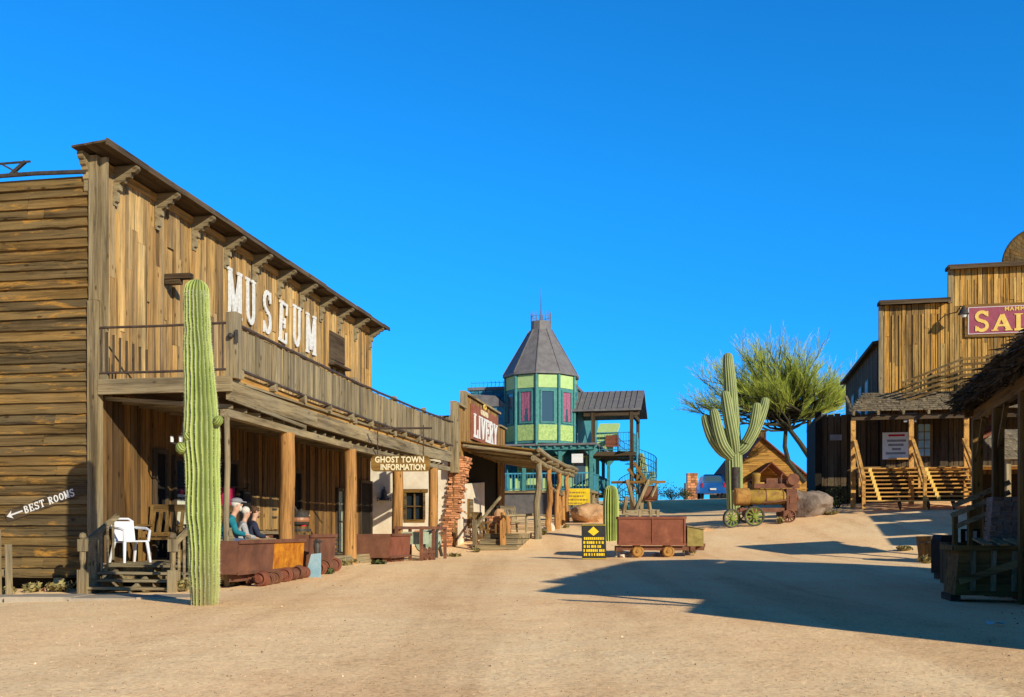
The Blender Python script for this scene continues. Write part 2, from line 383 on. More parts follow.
# slab-serif wood-type letters: strokes as (x0,y0,x1,y1,width) on a unit square; arcs as polylines
def arc(cx, cy, rx, ry, a0, a1, n=9):
    return [(cx+rx*math.cos(R(a0+(a1-a0)*i/n)), cy+ry*math.sin(R(a0+(a1-a0)*i/n))) for i in range(n+1)]
TK, TN = .24, .11
GLY = {
 'M': [([(.14, .05), (.14, .95)], TN*1.5), ([(.86, .05), (.86, .95)], TK), ([(.16, .92), (.5, .12)], TK), ([(.84, .92), (.5, .12)], TN*1.3), 's', (.0, .3, .04), (.68, 1, .04), (0, .3, .96), (.7, 1, .96)],
 'U': [([(.22, .95), (.22, .3)] + arc(.5, .3, .28, .24, 180, 360) + [(.78, .95)], TK*.85), 's', (.03, .42, .96), (.58, .97, .96)],
 'S': [(arc(.5, .73, .3, .21, 20, 270) + arc(.5, .28, .31, .22, 90, -160), TK*.85), ([(.82, .97), (.82, .72)], TN), ([(.17, .03), (.17, .28)], TN)],
 'E': [([(.25, .05), (.25, .95)], TK), ([(.06, .06), (.9, .06)], TN*1.2), ([(.06, .94), (.9, .94)], TN*1.2), ([(.25, .5), (.66, .5)], TN), ([(.88, .04), (.88, .3)], TN), ([(.86, .96), (.86, .7)], TN), ([(.66, .38), (.66, .62)], TN)],
 'L': [([(.28, .05), (.28, .95)], TK), ([(.06, .06), (.92, .06)], TN*1.3), ([(.9, .04), (.9, .36)], TN*1.1), 's', (.06, .52, .95)],
 'I': [([(.5, .05), (.5, .95)], TK*1.15), 's', (.24, .76, .95), (.24, .76, .05)],
 'V': [([(.18, .95), (.52, .08)], TK), ([(.84, .95), (.52, .08)], TN*1.3), 's', (0, .4, .95), (.66, 1, .95)],
 'R': [([(.24, .05), (.24, .95)], TK), ([(.24, .93), (.5, .93)] + arc(.5, .72, .28, .21, 90, -90) + [(.24, .51)], TN*1.6), ([(.48, .5), (.84, .05)], TK*.9), 's', (.04, .44, .05), (.04, .3, .95), (.66, 1, .05)],
 'Y': [([(.16, .95), (.5, .46)], TK), ([(.84, .95), (.5, .46)], TN*1.4), ([(.5, .5), (.5, .05)], TK), 's', (0, .36, .95), (.66, 1, .95), (.26, .74, .05)],
 'A': [([(.5, .95), (.16, .05)], TN*1.4), ([(.5, .95), (.84, .05)], TK), ([(.28, .33), (.72, .33)], TN), 's', (0, .34, .05), (.64, 1, .05)],
 'B': [([(.24, .05), (.24, .95)], TK), ([(.24, .93), (.46, .93)] + arc(.46, .73, .28, .2, 90, -90) + [(.24, .52)], TN*1.6), ([(.46, .52)] + arc(.46, .28, .34, .22, 90, -90) + [(.24, .06)], TN*1.6)],
 'T': [([(.5, .05), (.5, .95)], TK), ([(.06, .94), (.94, .94)], TN*1.4), ([(.09, .97), (.09, .72)], TN), ([(.91, .97), (.91, .72)], TN), 's', (.26, .74, .05)],
 'O': [(arc(.5, .5, .34, .4, 0, 360, 22), TK*.85)],
 'N': [([(.17, .05), (.17, .95)], TN*1.3), ([(.83, .05), (.83, .95)], TN*1.3), ([(.17, .93), (.83, .07)], TK), 's', (0, .36, .05), (0, .3, .95), (.66, 1, .95)],
}
def glyph(mb, ch, w, h, depth, M):
    items = GLY[ch]; k = 0; serif = False
    def stroke(pl, wd):
        nonlocal k
        L_ = []
        n = len(pl)
        for i, p in enumerate(pl):
            a = Vector(pl[max(i-1, 0)]); b = Vector(pl[min(i+1, n-1)]); t = (b-a)
            t = Vector((t.x*w, t.y*h)).normalized(); nn = Vector((-t.y, t.x))*wd*w/2*1.0
            L_.append(((p[0]*w+nn.x, p[1]*h+nn.y), (p[0]*w-nn.x, p[1]*h-nn.y)))
        z1 = depth+.0012*k; k += 1
        vs = []; fs = []
        for l, r in L_:
            vs += [(l[0], l[1], 0), (r[0], r[1], 0), (r[0], r[1], z1), (l[0], l[1], z1)]
        for i in range(n-1):
            o = i*4
            fs += [(o, o+1, o+5, o+4), (o+1, o+2, o+6, o+5), (o+2, o+3, o+7, o+6), (o+3, o, o+4, o+7)]
        fs += [(3, 2, 1, 0), ((n-1)*4, (n-1)*4+1, (n-1)*4+2, (n-1)*4+3)]
        mb.add([M @ Vector(q) for q in vs], fs)
    for it in items:
        if it == 's': serif = True; continue
        if serif: stroke([(it[0], it[2]), (it[1], it[2])], TN*h/w*.55 if h/w < 2 else TN*1.1)
        else: stroke(it[0], it[1])
def skin_mesh(nodes, edges, sub=2):
    """nodes: {key: (pos, radius)} -> one smooth tapering surface"""
    bm = bmesh.new(); lay = bm.verts.layers.skin.verify(); d = {}
    for i, (k, (p, r)) in enumerate(nodes.items()):
        v = bm.verts.new(p); d[k] = v; v[lay].radius = (r, r) if not isinstance(r, tuple) else r; v[lay].use_root = (i == 0)
    for a, b in edges: bm.edges.new((d[a], d[b]))
    me = bpy.data.meshes.new('figure'); bm.to_mesh(me); bm.free()
    o = bpy.data.objects.new('figure', me); COL.objects.link(o)
    s = o.modifiers.new('skin', 'SKIN'); s.use_smooth_shade = True
    ss = o.modifiers.new('sub', 'SUBSURF'); ss.levels = sub; ss.render_levels = sub
    dg = bpy.context.evaluated_depsgraph_get(); dg.update()
    out = bpy.data.meshes.new_from_object(o.evaluated_get(dg))
    bpy.data.objects.remove(o); bpy.data.meshes.remove(me)
    return out
def mesh_part(name, me, mat, parent, label=None):
    me.materials.clear(); me.materials.append(MATS[mat]); me.name = name
    o = bpy.data.objects.new(name, me); COL.objects.link(o); o.parent = parent
    if label: o['label'] = label
    return o
def boards(mb, axis_len, a0, a1, b0, b1, face, thick, width=(.17, .27), gap=.026, horiz=False, splits=0, jig=.012, rag=.02, fixed='y', sgn=-1):
    """a wall of separate boards. fixed='y': wall in x-z plane at y=face (outer side sgn); fixed='x': wall in y-z plane at x=face."""
    p = a0 if not horiz else b0; end = a1 if not horiz else b1
    while p < end-.02:
        w = min(U(*width), end-p)
        lo, hi = (b0, b1) if not horiz else (a0, a1)
        cuts = [lo]+sorted(U(lo+.1*(hi-lo), hi-.1*(hi-lo)) for _ in range(splits if splits <= 1 else random.randint(0, splits)))+[hi]
        for i in range(len(cuts)-1):
            j = U(0, jig); l0, l1 = cuts[i]+(.003 if i else U(-rag, 0)), cuts[i+1]-(.003 if i < len(cuts)-2 else U(-rag, rag)*.5)
            q0, q1 = p+gap/2, p+w-gap/2
            f0, f1 = face, face+sgn*(thick+j)
            if not horiz: A = (q0, q1, l0, l1)
            else: A = (l0, l1, q0, q1)
            if fixed == 'y': mb.box(A[0], A[1], f0, f1, A[2], A[3])
            else: mb.box(f0, f1, A[0], A[1], A[2], A[3])
        p += w
    return mb
# ------------------------------------------------------------------ world, sun, camera
SUN_EL, SUN_AZ = R(22.0), math.atan2(.626, -.78)   # azimuth clockwise from +Y
w = bpy.data.worlds.new('World'); sc.world = w; w.use_nodes = True
nt = w.node_tree; bg = nt.nodes['Background']
sky = nt.nodes.new('ShaderNodeTexSky'); sky.sky_type = 'NISHITA'; sky.sun_disc = False
sky.sun_elevation = SUN_EL; sky.sun_rotation = SUN_AZ; sky.air_density = 1.0; sky.dust_density = .15; sky.ozone_density = 4.0
tint = nt.nodes.new('ShaderNodeMix'); tint.data_type = 'RGBA'; tint.blend_type = 'MULTIPLY'; tint.inputs[0].default_value = 1
tint.inputs[7].default_value = (.09, .99, 1.64, 1)
gc = nt.nodes.new('ShaderNodeTexCoord'); sx3 = nt.nodes.new('ShaderNodeSeparateXYZ'); nt.links.new(gc.outputs['Generated'], sx3.inputs[0])
zr_ = ramp(nt, sx3.outputs[2], [(0, (.85, .66, .97)), (.14, (1, .86, 1)), (.32, (1, 1, 1)), (.46, (1, 1, 1)), (.7, (.55, .5, .5)), (1, (.42, .36, .36))])   # sky dimmed overhead to weaken its fill light on the ground
ym = N(nt, 'ShaderNodeMath', operation='MULTIPLY_ADD'); ym.inputs[1].default_value = .5; ym.inputs[2].default_value = .5; nt.links.new(sx3.outputs[1], ym.inputs[0])
yr_ = ramp(nt, ym.outputs[0], [(0, (.6, .5, .5)), (.5, (.65, .55, .55)), (.68, (1, 1, 1))])  # sky also dimmed behind the camera, for less fill light
dk = mixc(nt, 1, zr_.outputs[0], yr_.outputs[0], 'MULTIPLY')
sk2 = mixc(nt, 1, sky.outputs[0], dk, 'MULTIPLY')
nt.links.new(sk2, tint.inputs[6]); nt.links.new(tint.outputs[2], bg.inputs[0]); bg.inputs[1].default_value = .14
sl = bpy.data.lights.new('sun', 'SUN'); sl.energy = 5.0; sl.angle = R(.5); sl.color = (1, .91, .70)
so = bpy.data.objects.new('sun', sl); COL.objects.link(so)
sd = Vector((math.sin(SUN_AZ)*math.cos(SUN_EL), math.cos(SUN_AZ)*math.cos(SUN_EL), math.sin(SUN_EL)))
so.rotation_euler = sd.to_track_quat('Z', 'Y').to_euler(); so.location = (20, -20, 20)
cam = bpy.data.cameras.new('camera'); cam.sensor_width = 36; cam.lens = 36*1000/1024; cam.clip_end = 6000
cam.shift_y = (530-348.5)/1024
co = bpy.data.objects.new('camera', cam); COL.objects.link(co); co.location = (0, 0, 1.6); co.rotation_euler = (R(90), 0, 0)
sc.camera = co
sc.view_settings.view_transform = 'Standard'; sc.view_settings.look = 'None'; sc.view_settings.exposure = 0
sc.cycles.max_bounces = 6

# ------------------------------------------------------------------ ground
def build_ground():
    xs = [-3000, -1200, -500, -200, -110] + list(np.arange(-60, 60.1, .75)) + [110, 200, 500, 1200, 3000]
    ys = [-3000, -800, -200, -60, -20] + list(np.arange(-8, 110.1, .75)) + [130, 160, 220, 500, 1200, 3000]
    xs = np.array(xs, float); ys = np.array(ys, float)
    gx, gy = np.meshgrid(xs, ys)
    cx = np.clip(gx, -38, 42); cy = np.clip(gy, -8, 104)
    q = np.c_[cx.ravel(), cy.ravel()]/30
    z = np.zeros(len(q))
    for i in range(0, len(q), 4000):
        s = q[i:i+4000]
        b = _tps(((s[:, None]-_c[None, :, :2]/30)**2).sum(-1))
        z[i:i+4000] = b@_w[:-3] + _w[-3] + s@_w[-2:]
    d = np.hypot(gx.ravel()-cx.ravel(), gy.ravel()-cy.ravel())
    z = z*np.exp(-d/90) - np.where(d > 60, 1.0, 0)
    n = len(xs); m = len(ys)
    mb = MB(); mb.v = list(zip(gx.ravel(), gy.ravel(), z))
    mb.f = [(j*n+i, j*n+i+1, (j+1)*n+i+1, (j+1)*n+i) for j in range(m-1) for i in range(n-1)]
    o = mb.build('ground', 'ground', smooth=True); o['kind'] = 'structure'
build_ground()
pv = MB(); rr = random.Random(5)
for i in range(9000):
    y = 5.5+ rr.random()**1.7*22; x = rr.uniform(-.55, .6)*y
    s = rr.uniform(.004, .013)*(1+1.0*(rr.random() > .97)); z = gz(x, y)
    p = [(x+s*rr.uniform(.5, 1)*math.cos(a+rr.random()*.5), y+s*rr.uniform(.5, 1)*math.sin(a+rr.random()*.5), z-.004) for a in (0, 1.57, 3.14, 4.71)]
    pv.add(p+[(x+rr.uniform(-.3, .3)*s, y+rr.uniform(-.3, .3)*s, z+s*.7)], [(0, 1, 4), (1, 2, 4), (2, 3, 4), (3, 0, 4)])
tag(pv.build('pebbles', 'pebble'), 'loose gravel scattered over the dirt street', 'gravel', kind='stuff')
pa = MB(); 
for i in range(6):
    x0 = -10.5+i*1.0; yb = 15.55-.02*i; pa.box(x0, x0+.992, 14.75+.12*math.sin(i), yb, .3, .60+.012*(i % 2))
o = pa.build('path', 'concrete'); o['kind'] = 'structure'

# ------------------------------------------------------------------ museum
A0 = Vector((-7.35, 17.5, 0)); ROT = -math.atan2(.1753, .9845)
pv_ = Vector((.9845, -.1753, 0)); dv_ = Vector((.1753, .9845, 0))
def W(t, s, z=0): q = A0+pv_*t+dv_*s; return (q.x, q.y, z)
def Wg(t, s, dz=0): q = W(t, s); return (q[0], q[1], gz(q[0], q[1])+dz)
LEN = 15.4
mu = thing('museum_building', 'long two-storey weathered timber museum with a balcony over its porch', 'building', (A0.x, A0.y, .5), ROT, zabs=True)
mb = MB()
random.seed(11)
z = .76
while z < 7.78:
    h = U(.155, .20); xs = [-9.5]+sorted(U(-9, -.6) for _ in range(random.choice([1, 2, 2, 3])))+[0]
    for i in range(len(xs)-1):
        a, b = xs[i]+.004, xs[i+1]-.004; d = U(0, .012); t0, t1 = U(-.006, .006), U(-.006, .006)
        ns_ = max(2, int((b-a)/.22)); vs = []
        for q in range(ns_+1):
            xq = a+(b-a)*q/ns_; bz = z+t0+(t1-t0)*q/ns_+U(-.004, .004)-(.018 if random.random() < .02 else 0); by = -.06-d+U(-.007, .005)
            vs += [(xq, by, bz), (xq, 0, bz), (xq, 0, z+h+.01), (xq, -.016-d*.5, z+h+.01)]
        fs = [(0, 1, 2, 3), (ns_*4+3, ns_*4+2, ns_*4+1, ns_*4)]
        for q in range(ns_):
            e = q*4; fs += [(e, e+3, e+7, e+4), (e+1, e, e+4, e+5), (e+2, e+1, e+5, e+6), (e+3, e+2, e+6, e+7)]
        mb.add(vs, fs)
    z += h
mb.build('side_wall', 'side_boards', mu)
mb = MB(); mb.box(-9.5, -.06, .02, LEN-.05, .9, 7.75); mb.box(-.10, -.06, .03, LEN-.05, 7.75, 8.10)
mb.box(-9.5, -.1, .35, .4, .2, .9)
mb.build('wall_core', 'dark_room', mu)
mb = MB()
boards(mb, 2, .0, LEN, 4.19, 8.12, .0, .03, (.15, .25), fixed='x', sgn=1, splits=1, rag=.04, jig=.05)
for s in np.arange(.35, LEN, .62): mb.box(.03, .068+U(0, .012), s, s+U(.07, .10), U(4.2, 6.5) if random.random() < .35 else 4.2, U(7.9, 8.1))
mb.build('upper_wall', 'gold_z', mu)
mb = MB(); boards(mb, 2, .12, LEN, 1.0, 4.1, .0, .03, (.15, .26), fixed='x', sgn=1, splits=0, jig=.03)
mb.build('porch_wall', 'porch_shade_z', mu)
for q in ((-.03, .15, -.095, .10, .62, 5.6), (.0, .16, -.10, .10, 5.603, 8.12), (.165, .30, -.02, .035, 4.2, 8.1)): MB().box(*q).build('corner_board', 'grey_z', mu)
# roof eave: warped slabs
mb = MB()
ss = [-.42]+[i*1.3+.9 for i in range(12)]+[15.85]
for i in range(len(ss)-1):
    a, b = ss[i], ss[i+1]; ja = U(-.015, .015)
    for k, (x0, x1) in enumerate(((-.12, .10), (.11, .30), (.305, .52))):
        zz = 8.15+.02*k+ja
        mb.hexa([(x0, a+.004, zz), (x1, a+.004, zz+.02), (x1, b-.004, zz+.02), (x0, b-.004, zz), (x0, a+.004, zz+.035), (x1, a+.004, zz+.055), (x1, b-.004, zz+.055), (x0, b-.004, zz+.035)])
    mb.box(.525, .56, a+.003, b-.003, 8.16+ja, 8.27+ja)
rf = mb.build('roof', 'dark_y', mu)
mb = MB(); mb.box(.05, .10, .1, LEN, 7.98, 8.13); mb.build('frieze_board', 'orange_y', mu)
mb = MB(); mb.tube([(-9.5, -.12, 7.83), (-1.0, -.12, 7.86), (-.05, -.1, 7.84)], .04, 8)
mb.tube([(-9.5, -.14, 8.02), (-1.1, -.14, 8.07)], .02, 6); mb.bar((-1.5, -.13, 7.86), (-1.2, -.13, 8.08), .05); mb.bar((-1.7, -.13, 8.08), (-1.3, -.13, 7.86), .03)
mb.build('roof_pipe', 'iron', mu)
corb = [(0, 8.14), (.46, 8.14), (.48, 8.08), (.42, 8.02), (.35, 8.02), (.32, 7.94), (.24, 7.93), (.20, 7.86), (.12, 7.84), (.12, 7.72), (.07, 7.70), (.07, 7.52), (0, 7.50)]
br0 = None
for k in range(11):
    s = .58+1.46*k
    if br0 is None:
        mb = MB(); mb.prism([(zz, xx+.075) for xx, zz in corb][::-1], 1, -.055, .055); mb.box(.072, .10, -.075, .075, 7.45, 8.0)
        br0 = mb.build('bracket', 'grey_x', mu); br0.location.y = s
    else:
        c = br0.copy(); COL.objects.link(c); c.location.y = min(s, 15.5)
mb = MB(); mb.prism([(-.04-xx*.5, zz) for xx, zz in corb][::-1], 0, -.11, .0); mb.build('bracket', 'grey_x', mu)
# lettering, each letter a board nailed on
for i, ch in enumerate('MUSEUM'):
    mb = MB(); wd = .72 if ch == 'M' else .57; s0 = 5.0+.93*i; h = 1.10
    tilt = {3: -.07, 1: .02, 4: -.02}.get(i, 0); dz = {2: -.03, 3: -.06, 5: -.02}.get(i, 0)
    M = Matrix.Translation((.085, s0, 6.42+dz)) @ Matrix.Rotation(tilt, 4, 'X') @ Matrix(((0, 0, 1, 0), (1, 0, 0, 0), (0, 1, 0, 0), (0, 0, 0, 1)))
    glyph(mb, ch, wd, h, .03, M); mb.build('letter', 'white_worn', mu)
# propped shutter and lamp box
mb = MB(); mb.box(.08, .30, 11.45, 12.75, 6.36, 6.42); mb.box(.075, .11, 11.5, 12.7, 6.55, 7.35); mb.box(.07, .09, 11.5, 12.7, 6.42, 6.55)
mb.build('shutter', 'dark_y', mu)
mb = MB(); mb.box(.08, .62, 2.3, 2.46, 6.56, 6.66); mb.box(.08, .4, 2.32, 2.44, 6.46, 6.56); mb.build('wall_lamp', 'dark_x', mu)
# balcony
BX = 2.62
def sag(s): return -.10*math.sin(PI*max(0, min(1, s/16)))
mb = MB()
for i in range(11):
    mb.box(.03+i*.235, .03+i*.235+.228, .0, 16, 4.13, 4.17)
mb.build('balcony_floor', 'grey_y', mu)
def runs(n=8): return [(16*i/n, 16*(i+1)/n) for i in range(n)]
mb = MB()
for a, b in runs(4): mb.bar((BX-.06, a+.003, 3.98+sag(a)), (BX-.06, b-.003, 3.98+sag(b)), .10, .30)
mb.build('front_beam', 'grey_y', mu)
mb = MB(); mb.box(.16, BX+.01, -.08, -.003, 3.96, 4.22); mb.build('side_beam', 'grey_x', mu)
mb = MB()
for a, b in runs(6): mb.bar((BX-.10, a+.003, 4.24+sag(a)), (BX-.10, b-.003, 4.24+sag(b)), .05, .18)
mb.build('kick_board', 'orange_y', mu)
s = .3
while s < 15.8:
    MB().tube([(BX+.05, s, 4.30+sag(s)), (BX-.2, s, 4.30+sag(s))], .085, 8).build('joist_end', 'grey_x', mu); s += 1.45
mb = MB(); s = .35
while s < 15.75:
    wd = U(.085, .125)
    if random.random() > .008:
        z0, z1 = 4.40+sag(s)+U(-.02, .02), 5.10+sag(s)+U(-.015, .02); x = BX-.02+U(-.01, .01); lean = U(-.012, .012)
        mb.hexa([(x, s, z0), (x+.02, s, z0), (x+.02, s+wd, z0), (x, s+wd, z0), (x, s+lean, z1), (x+.02, s+lean, z1), (x+.02, s+wd+lean, z1), (x, s+wd+lean, z1)])
    s += wd+U(.008, .022)
mb.build('balcony_slats', 'grey_z', mu)
for nm, zz, rr_ in (('top_rail', 5.14, .032), ('bottom_rail', 4.37, .03)):
    mb = MB(); mb.tube([(BX+.02, s, zz+sag(s)+U(-.008, .008)) for s in np.arange(.2, 16.01, .79)], rr_, 8); mb.build(nm, 'iron_rail', mu)
for i, s in enumerate([0, 3.2, 6.4, 9.6, 12.6, 15.6]):
    wd = .15 if i == 0 else .07; zt = (5.28 if i == 0 else 5.24)+sag(s)
    mb = MB(); mb.box(BX-.11, BX-.11+wd+.04, s-.02, s+wd+.06, 4.19+sag(s), zt+U(0, .05)); mb.build('balcony_post', 'grey_z', mu)
mb = MB(); mb.box(BX+.08, BX+.12, -.06, -.02, 4.78, 5.0); mb.sphere((BX+.0, -.06, 4.9), .05); mb.build('lantern_bracket', 'iron', mu)
mb = MB()
for zz in (5.13, 4.34): mb.tube([(.17, -.02, zz), (1.2, -.02, zz-.01), (BX-.1, -.02, zz)], .022, 8)
mb.tube([(.2, -.02, 4.34), (.2, -.02, 5.13)], .018, 6); mb.tube([(2.46, -.02, 4.34), (2.46, -.02, 5.13)], .018, 6)
mb.build('side_rail', 'iron_rail', mu)
for i in range(7): x = .28+i*.125; MB().box(x, x+.035, -.03, -.008, 4.36, 5.05-.055*i).build('side_baluster', 'dark_z', mu)
for i in range(12): MB().tube([(1.2+i*.108, -.02, 4.34), (1.2+i*.108, -.02, 5.12)], .007, 4).build('side_baluster', 'iron_rail', mu)
# porch ceiling, plate and rafters
mb = MB(); mb.box(.04, BX-.12, .05, 15.9, 4.09, 4.12); mb.build('porch_ceiling', 'dark_y', mu)
mb = MB()
for a, b in runs(5): mb.bar((2.48, a+.003, 3.60+sag(a)*.6), (2.48, b-.003, 3.60+sag(b)*.6), .16, .13)
mb.bar((2.58, .0, 3.84), (2.58, 3.4, 3.70), .05, .06)
mb.build('porch_plate', 'grey_y', mu)
mb = MB(); s = .25
while s < 15.8:
    mb.bar((.1, s, 3.93), (2.50, s+.02, 3.74+sag(s)), .05, .07); s += .56
mb.build('porch_rafter', 'grey_x', mu)
for s, rr_, mt in ((.05, .05, 'grey_z'), (2.65, .15, 'log'), (6.35, .15, 'log'), (10.2, .15, 'log'), (14.0, .15, 'log')):
    zb = Wg(2.5, s)[2]-.1
    mb = MB(); mb.tube([(2.5, s, zb), (2.5, s, zb+.12), (2.49+U(-.01, .01), s, 1.8), (2.51, s+.01, 2.7), (2.5, s, 3.45+sag(s)*.6), (2.5, s, 3.535+sag(s)*.6)], [rr_*1.12, rr_*1.06, rr_, rr_*.97, rr_*.96, rr_*1.05], 14)
    mb.build('porch_post', mt, mu, smooth=True)
mb = MB()
for i in range(13): mb.box(.03+i*.198, .03+i*.198+.19, -.02, 9.2, .97, 1.02)
mb.build('porch_floor', 'grey_y', mu)
mb = MB(); mb.box(2.55, 2.61, .01, 8.2, .72, .965); mb.box(.2, 2.5, -.0, .06, .74, .965); mb.build('porch_fascia', 'grey_y', mu)
# openings under the porch
def opening(s0, s1, z0, z1, nm, glassmat, framemat='dark_z', panes=(1, 2), curtain=None):
    mb = MB(); t = .09
    for a, b, c, d in ((s0-t, s0, z0-t, z1+t), (s1, s1+t, z0-t, z1+t), (s0, s1, z1, z1+t), (s0, s1, z0-t, z0)): mb.box(.05, .11, a, b, c, d)
    for i in range(1, panes[0]): m = s0+(s1-s0)*i/panes[0]; mb.box(.065, .10, m-.018, m+.018, z0+.003, z1-.003)
    for i in range(1, panes[1]): m = z0+(z1-z0)*i/panes[1]; mb.box(.067, .098, s0+.003, s1-.003, m-.018, m+.018)
    f = mb.build(nm, framemat, mu)
    MB().box(.062, .07, s0, s1, z0, z1).build('pane' if 'window' in nm else 'panel', glassmat, f)
    if curtain:
        mb = MB(); n = 14
        for i in range(n): mb.box(.072, .075+.008*(i % 2), s0+(s1-s0)*i/n, s0+(s1-s0)*(i+.92)/n, z0+.02, z0+(z1-z0)*curtain)
        mb.build('curtain', 'cream_cloth', f)
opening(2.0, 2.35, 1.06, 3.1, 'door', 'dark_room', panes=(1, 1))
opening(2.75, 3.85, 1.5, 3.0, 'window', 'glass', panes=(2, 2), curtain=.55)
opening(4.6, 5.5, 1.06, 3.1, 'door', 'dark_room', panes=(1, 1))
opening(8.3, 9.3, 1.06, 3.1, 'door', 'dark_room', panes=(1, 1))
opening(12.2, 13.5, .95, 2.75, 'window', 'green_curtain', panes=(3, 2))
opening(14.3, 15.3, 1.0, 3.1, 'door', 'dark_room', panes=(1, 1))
# entry steps with their newels
mb = MB()
zg = .58
for i in range(4): mb.box(.35, 2.2, -.95+.24*i-.03, -.95+.24*(i+1), zg+.115*(i+.7)-.04, zg+.115*(i+.7)); 
for x in (.55, 1.25, 2.0): mb.prism([(-.95, .5), (.0, .5), (.0, .95), (-.12, .95), (-.95, .62)], 0, x, x+.05)
mb.build('entry_steps', 'grey_x', mu)
for x, s in ((.48, -1.0), (2.08, -1.0)):
    mb = MB(); c = (x, s, 0)
    mb.box(x-.065, x+.065, s-.065, s+.065, .5, .95); mb.tube([(x, s, .95), (x, s, 1.0), (x, s, 1.12), (x, s, 1.3)], [.045, .035, .05, .05], 10)
    mb.box(x-.06, x+.06, s-.06, s+.06, 1.25, 1.45); mb.tube([(x, s, 1.45), (x, s, 1.48), (x, s, 1.54), (x, s, 1.56)], [.04, .06, .05, .015], 10)
    nw = mb.build('newel_post', 'grey_z', mu)
    mb = MB(); mb.bar((x, s+.05, 1.38), (x, .02, 1.85), .06, .08)
    for k in range(5): mb.bar((x, s+.2+.17*k, .72+.09*k), (x, s+.2+.17*k, 1.42+.085*k), .03, .03)
    mb.build('stair_rail', 'grey_y', mu)
# painted direction board
mb = MB(); q = []
rot = R(18)
o_ = Vector((-1.02, -.062, 2.03)); r_ = Vector((math.cos(rot), 0, math.sin(rot))); u_ = Vector((-math.sin(rot), 0, math.cos(rot)))
def SP(a, b, d=0): q = o_+r_*a+u_*b; return (q.x, q.y-d, q.z)
mb.hexa([SP(-.65, -.10), SP(1.05, -.10), SP(1.05, -.10, -.015), SP(-.65, -.10, -.015), SP(-.65, .10), SP(1.05, .10), SP(1.05, .10, -.015), SP(-.65, .10, -.015)])
db = mb.build('direction_board', 'dark_x', mu)
MT = face_mat(SP(-.27, -.065, .001), r_, u_); p = 0
for q in 'BEST ROOMS':
    if q == ' ': p += .07; continue
    mb = MB(); glyph(mb, q, .098, .135, .008, MT @ Matrix.Translation((p, 0, 0))); mb.build('letter', 'white_paint', db); p += .108
mb = MB(); mb.hexa([SP(-.58, -.014, .001), SP(-.30, -.014, .001), SP(-.30, -.014, .012), SP(-.58, -.014, .012), SP(-.58, .014, .001), SP(-.30, .014, .001), SP(-.30, .014, .012), SP(-.58, .014, .012)])
mb.add([SP(-.62, 0, .013), SP(-.50, -.075, .013), SP(-.535, 0, .013), SP(-.50, .075, .013)], [(0, 1, 2), (0, 2, 3)]); mb.build('arrow', 'white_paint', db)
# wall hatches under the porch
mb = MB(); mb.box(.05, .16, 6.0, 8.1, 1.5, 1.58); mb.build('ledge', 'grey_y', mu)
for a in (6.05, 7.1):
    mb = MB(); boards(mb, 2, a, a+.98, 1.62, 2.42, .05, .03, (.2, .26), fixed='x', sgn=1); h = mb.build('hatch', 'gold_z', mu)
    MB().box(.085, .12, a+.35, a+.6, 2.1, 2.14).box(.085, .12, a+.35, a+.6, 1.9, 1.94).build('handle', 'iron', h)

# ------------------------------------------------------------------ information sign hanging under the balcony
sx = W(3.0, 7.1)
sg = thing('hanging_sign', 'rounded grey board lettered GHOST TOWN INFORMATION hung on an iron rod', 'sign', (sx[0], sx[1], 3.2), 0)
YS = sx[1]
x0, x1 = X(371, YS), X(430, YS); cx = (x0+x1)/2-sx[0]; hw = (x1-x0)/2; zc = Z(463.5, YS)-3.2; hh = .19
pts = []
for a, b, s0, s1 in ((hw-.1, hh-.1, 0, 90), (-hw+.1, hh-.1, 90, 180), (-hw+.1, -hh+.1, 180, 270), (hw-.1, -hh+.1, 270, 360)):
    pts += [(cx+a+.1*math.cos(R(s0+(s1-s0)*k/5)), zc+b+.1*math.sin(R(s0+(s1-s0)*k/5))) for k in range(6)]
n = len(pts); mb = MB(); mb.add([(a, -.02, b) for a, b in pts]+[(a, .02, b) for a, b in pts], [tuple(range(n)), tuple(range(2*n-1, n-1, -1))]+[(i, n+i, n+(i+1) % n, (i+1) % n) for i in range(n)])
bd = mb.build('board', 'brown_x', sg)
put_text('lettering', 'GHOST TOWN', .195, .012, 'cream_paint', bd, face_mat((cx-.02, -.026, zc+.085), (1, 0, 0), (0, 0, 1)), bold=.007, spacing=1.08, squash=.84)
put_text('lettering', 'INFORMATION', .195, .012, 'cream_paint', bd, face_mat((cx+.06, -.026, zc-.095), (1, 0, 0), (0, 0, 1)), bold=.007, spacing=1.02, squash=.80)
mb = MB(); zr = Z(428, YS)-3.2; mb.tube([(cx-hw+.05, 0, zr-.01), (cx+hw+.05, .02, zr)], .025, 8); mb.build('rod', 'iron_rail', sg)
for q in (-hw+.16, hw-.16):
    mb = MB()
    for k in range(9):
        zz = zc+hh+(zr-zc-hh)*k/8.6; mb.tube([(cx+q-.012*(k % 2), .012*((k+1) % 2), zz-.02), (cx+q, 0, zz+.06), (cx+q+.012*(k % 2), -.012*((k+1) % 2), zz+.12)], .012, 5)
    mb.build('chain', 'iron_rail', sg)

# ------------------------------------------------------------------ adobe shop
ad = thing('adobe_house', 'whitewashed adobe house with crumbling brick corner at the museum end', 'building', (*W(-.4, 1.7)[:2], .7), ROT, zabs=True)
def wallmesh(mb, poly, y0, y1):  # polygon in x-z extruded in y
    mb.prism([(z_, x_) for x_, z_ in poly], 1, y0, y1)
mb = MB(); YW = 16.6
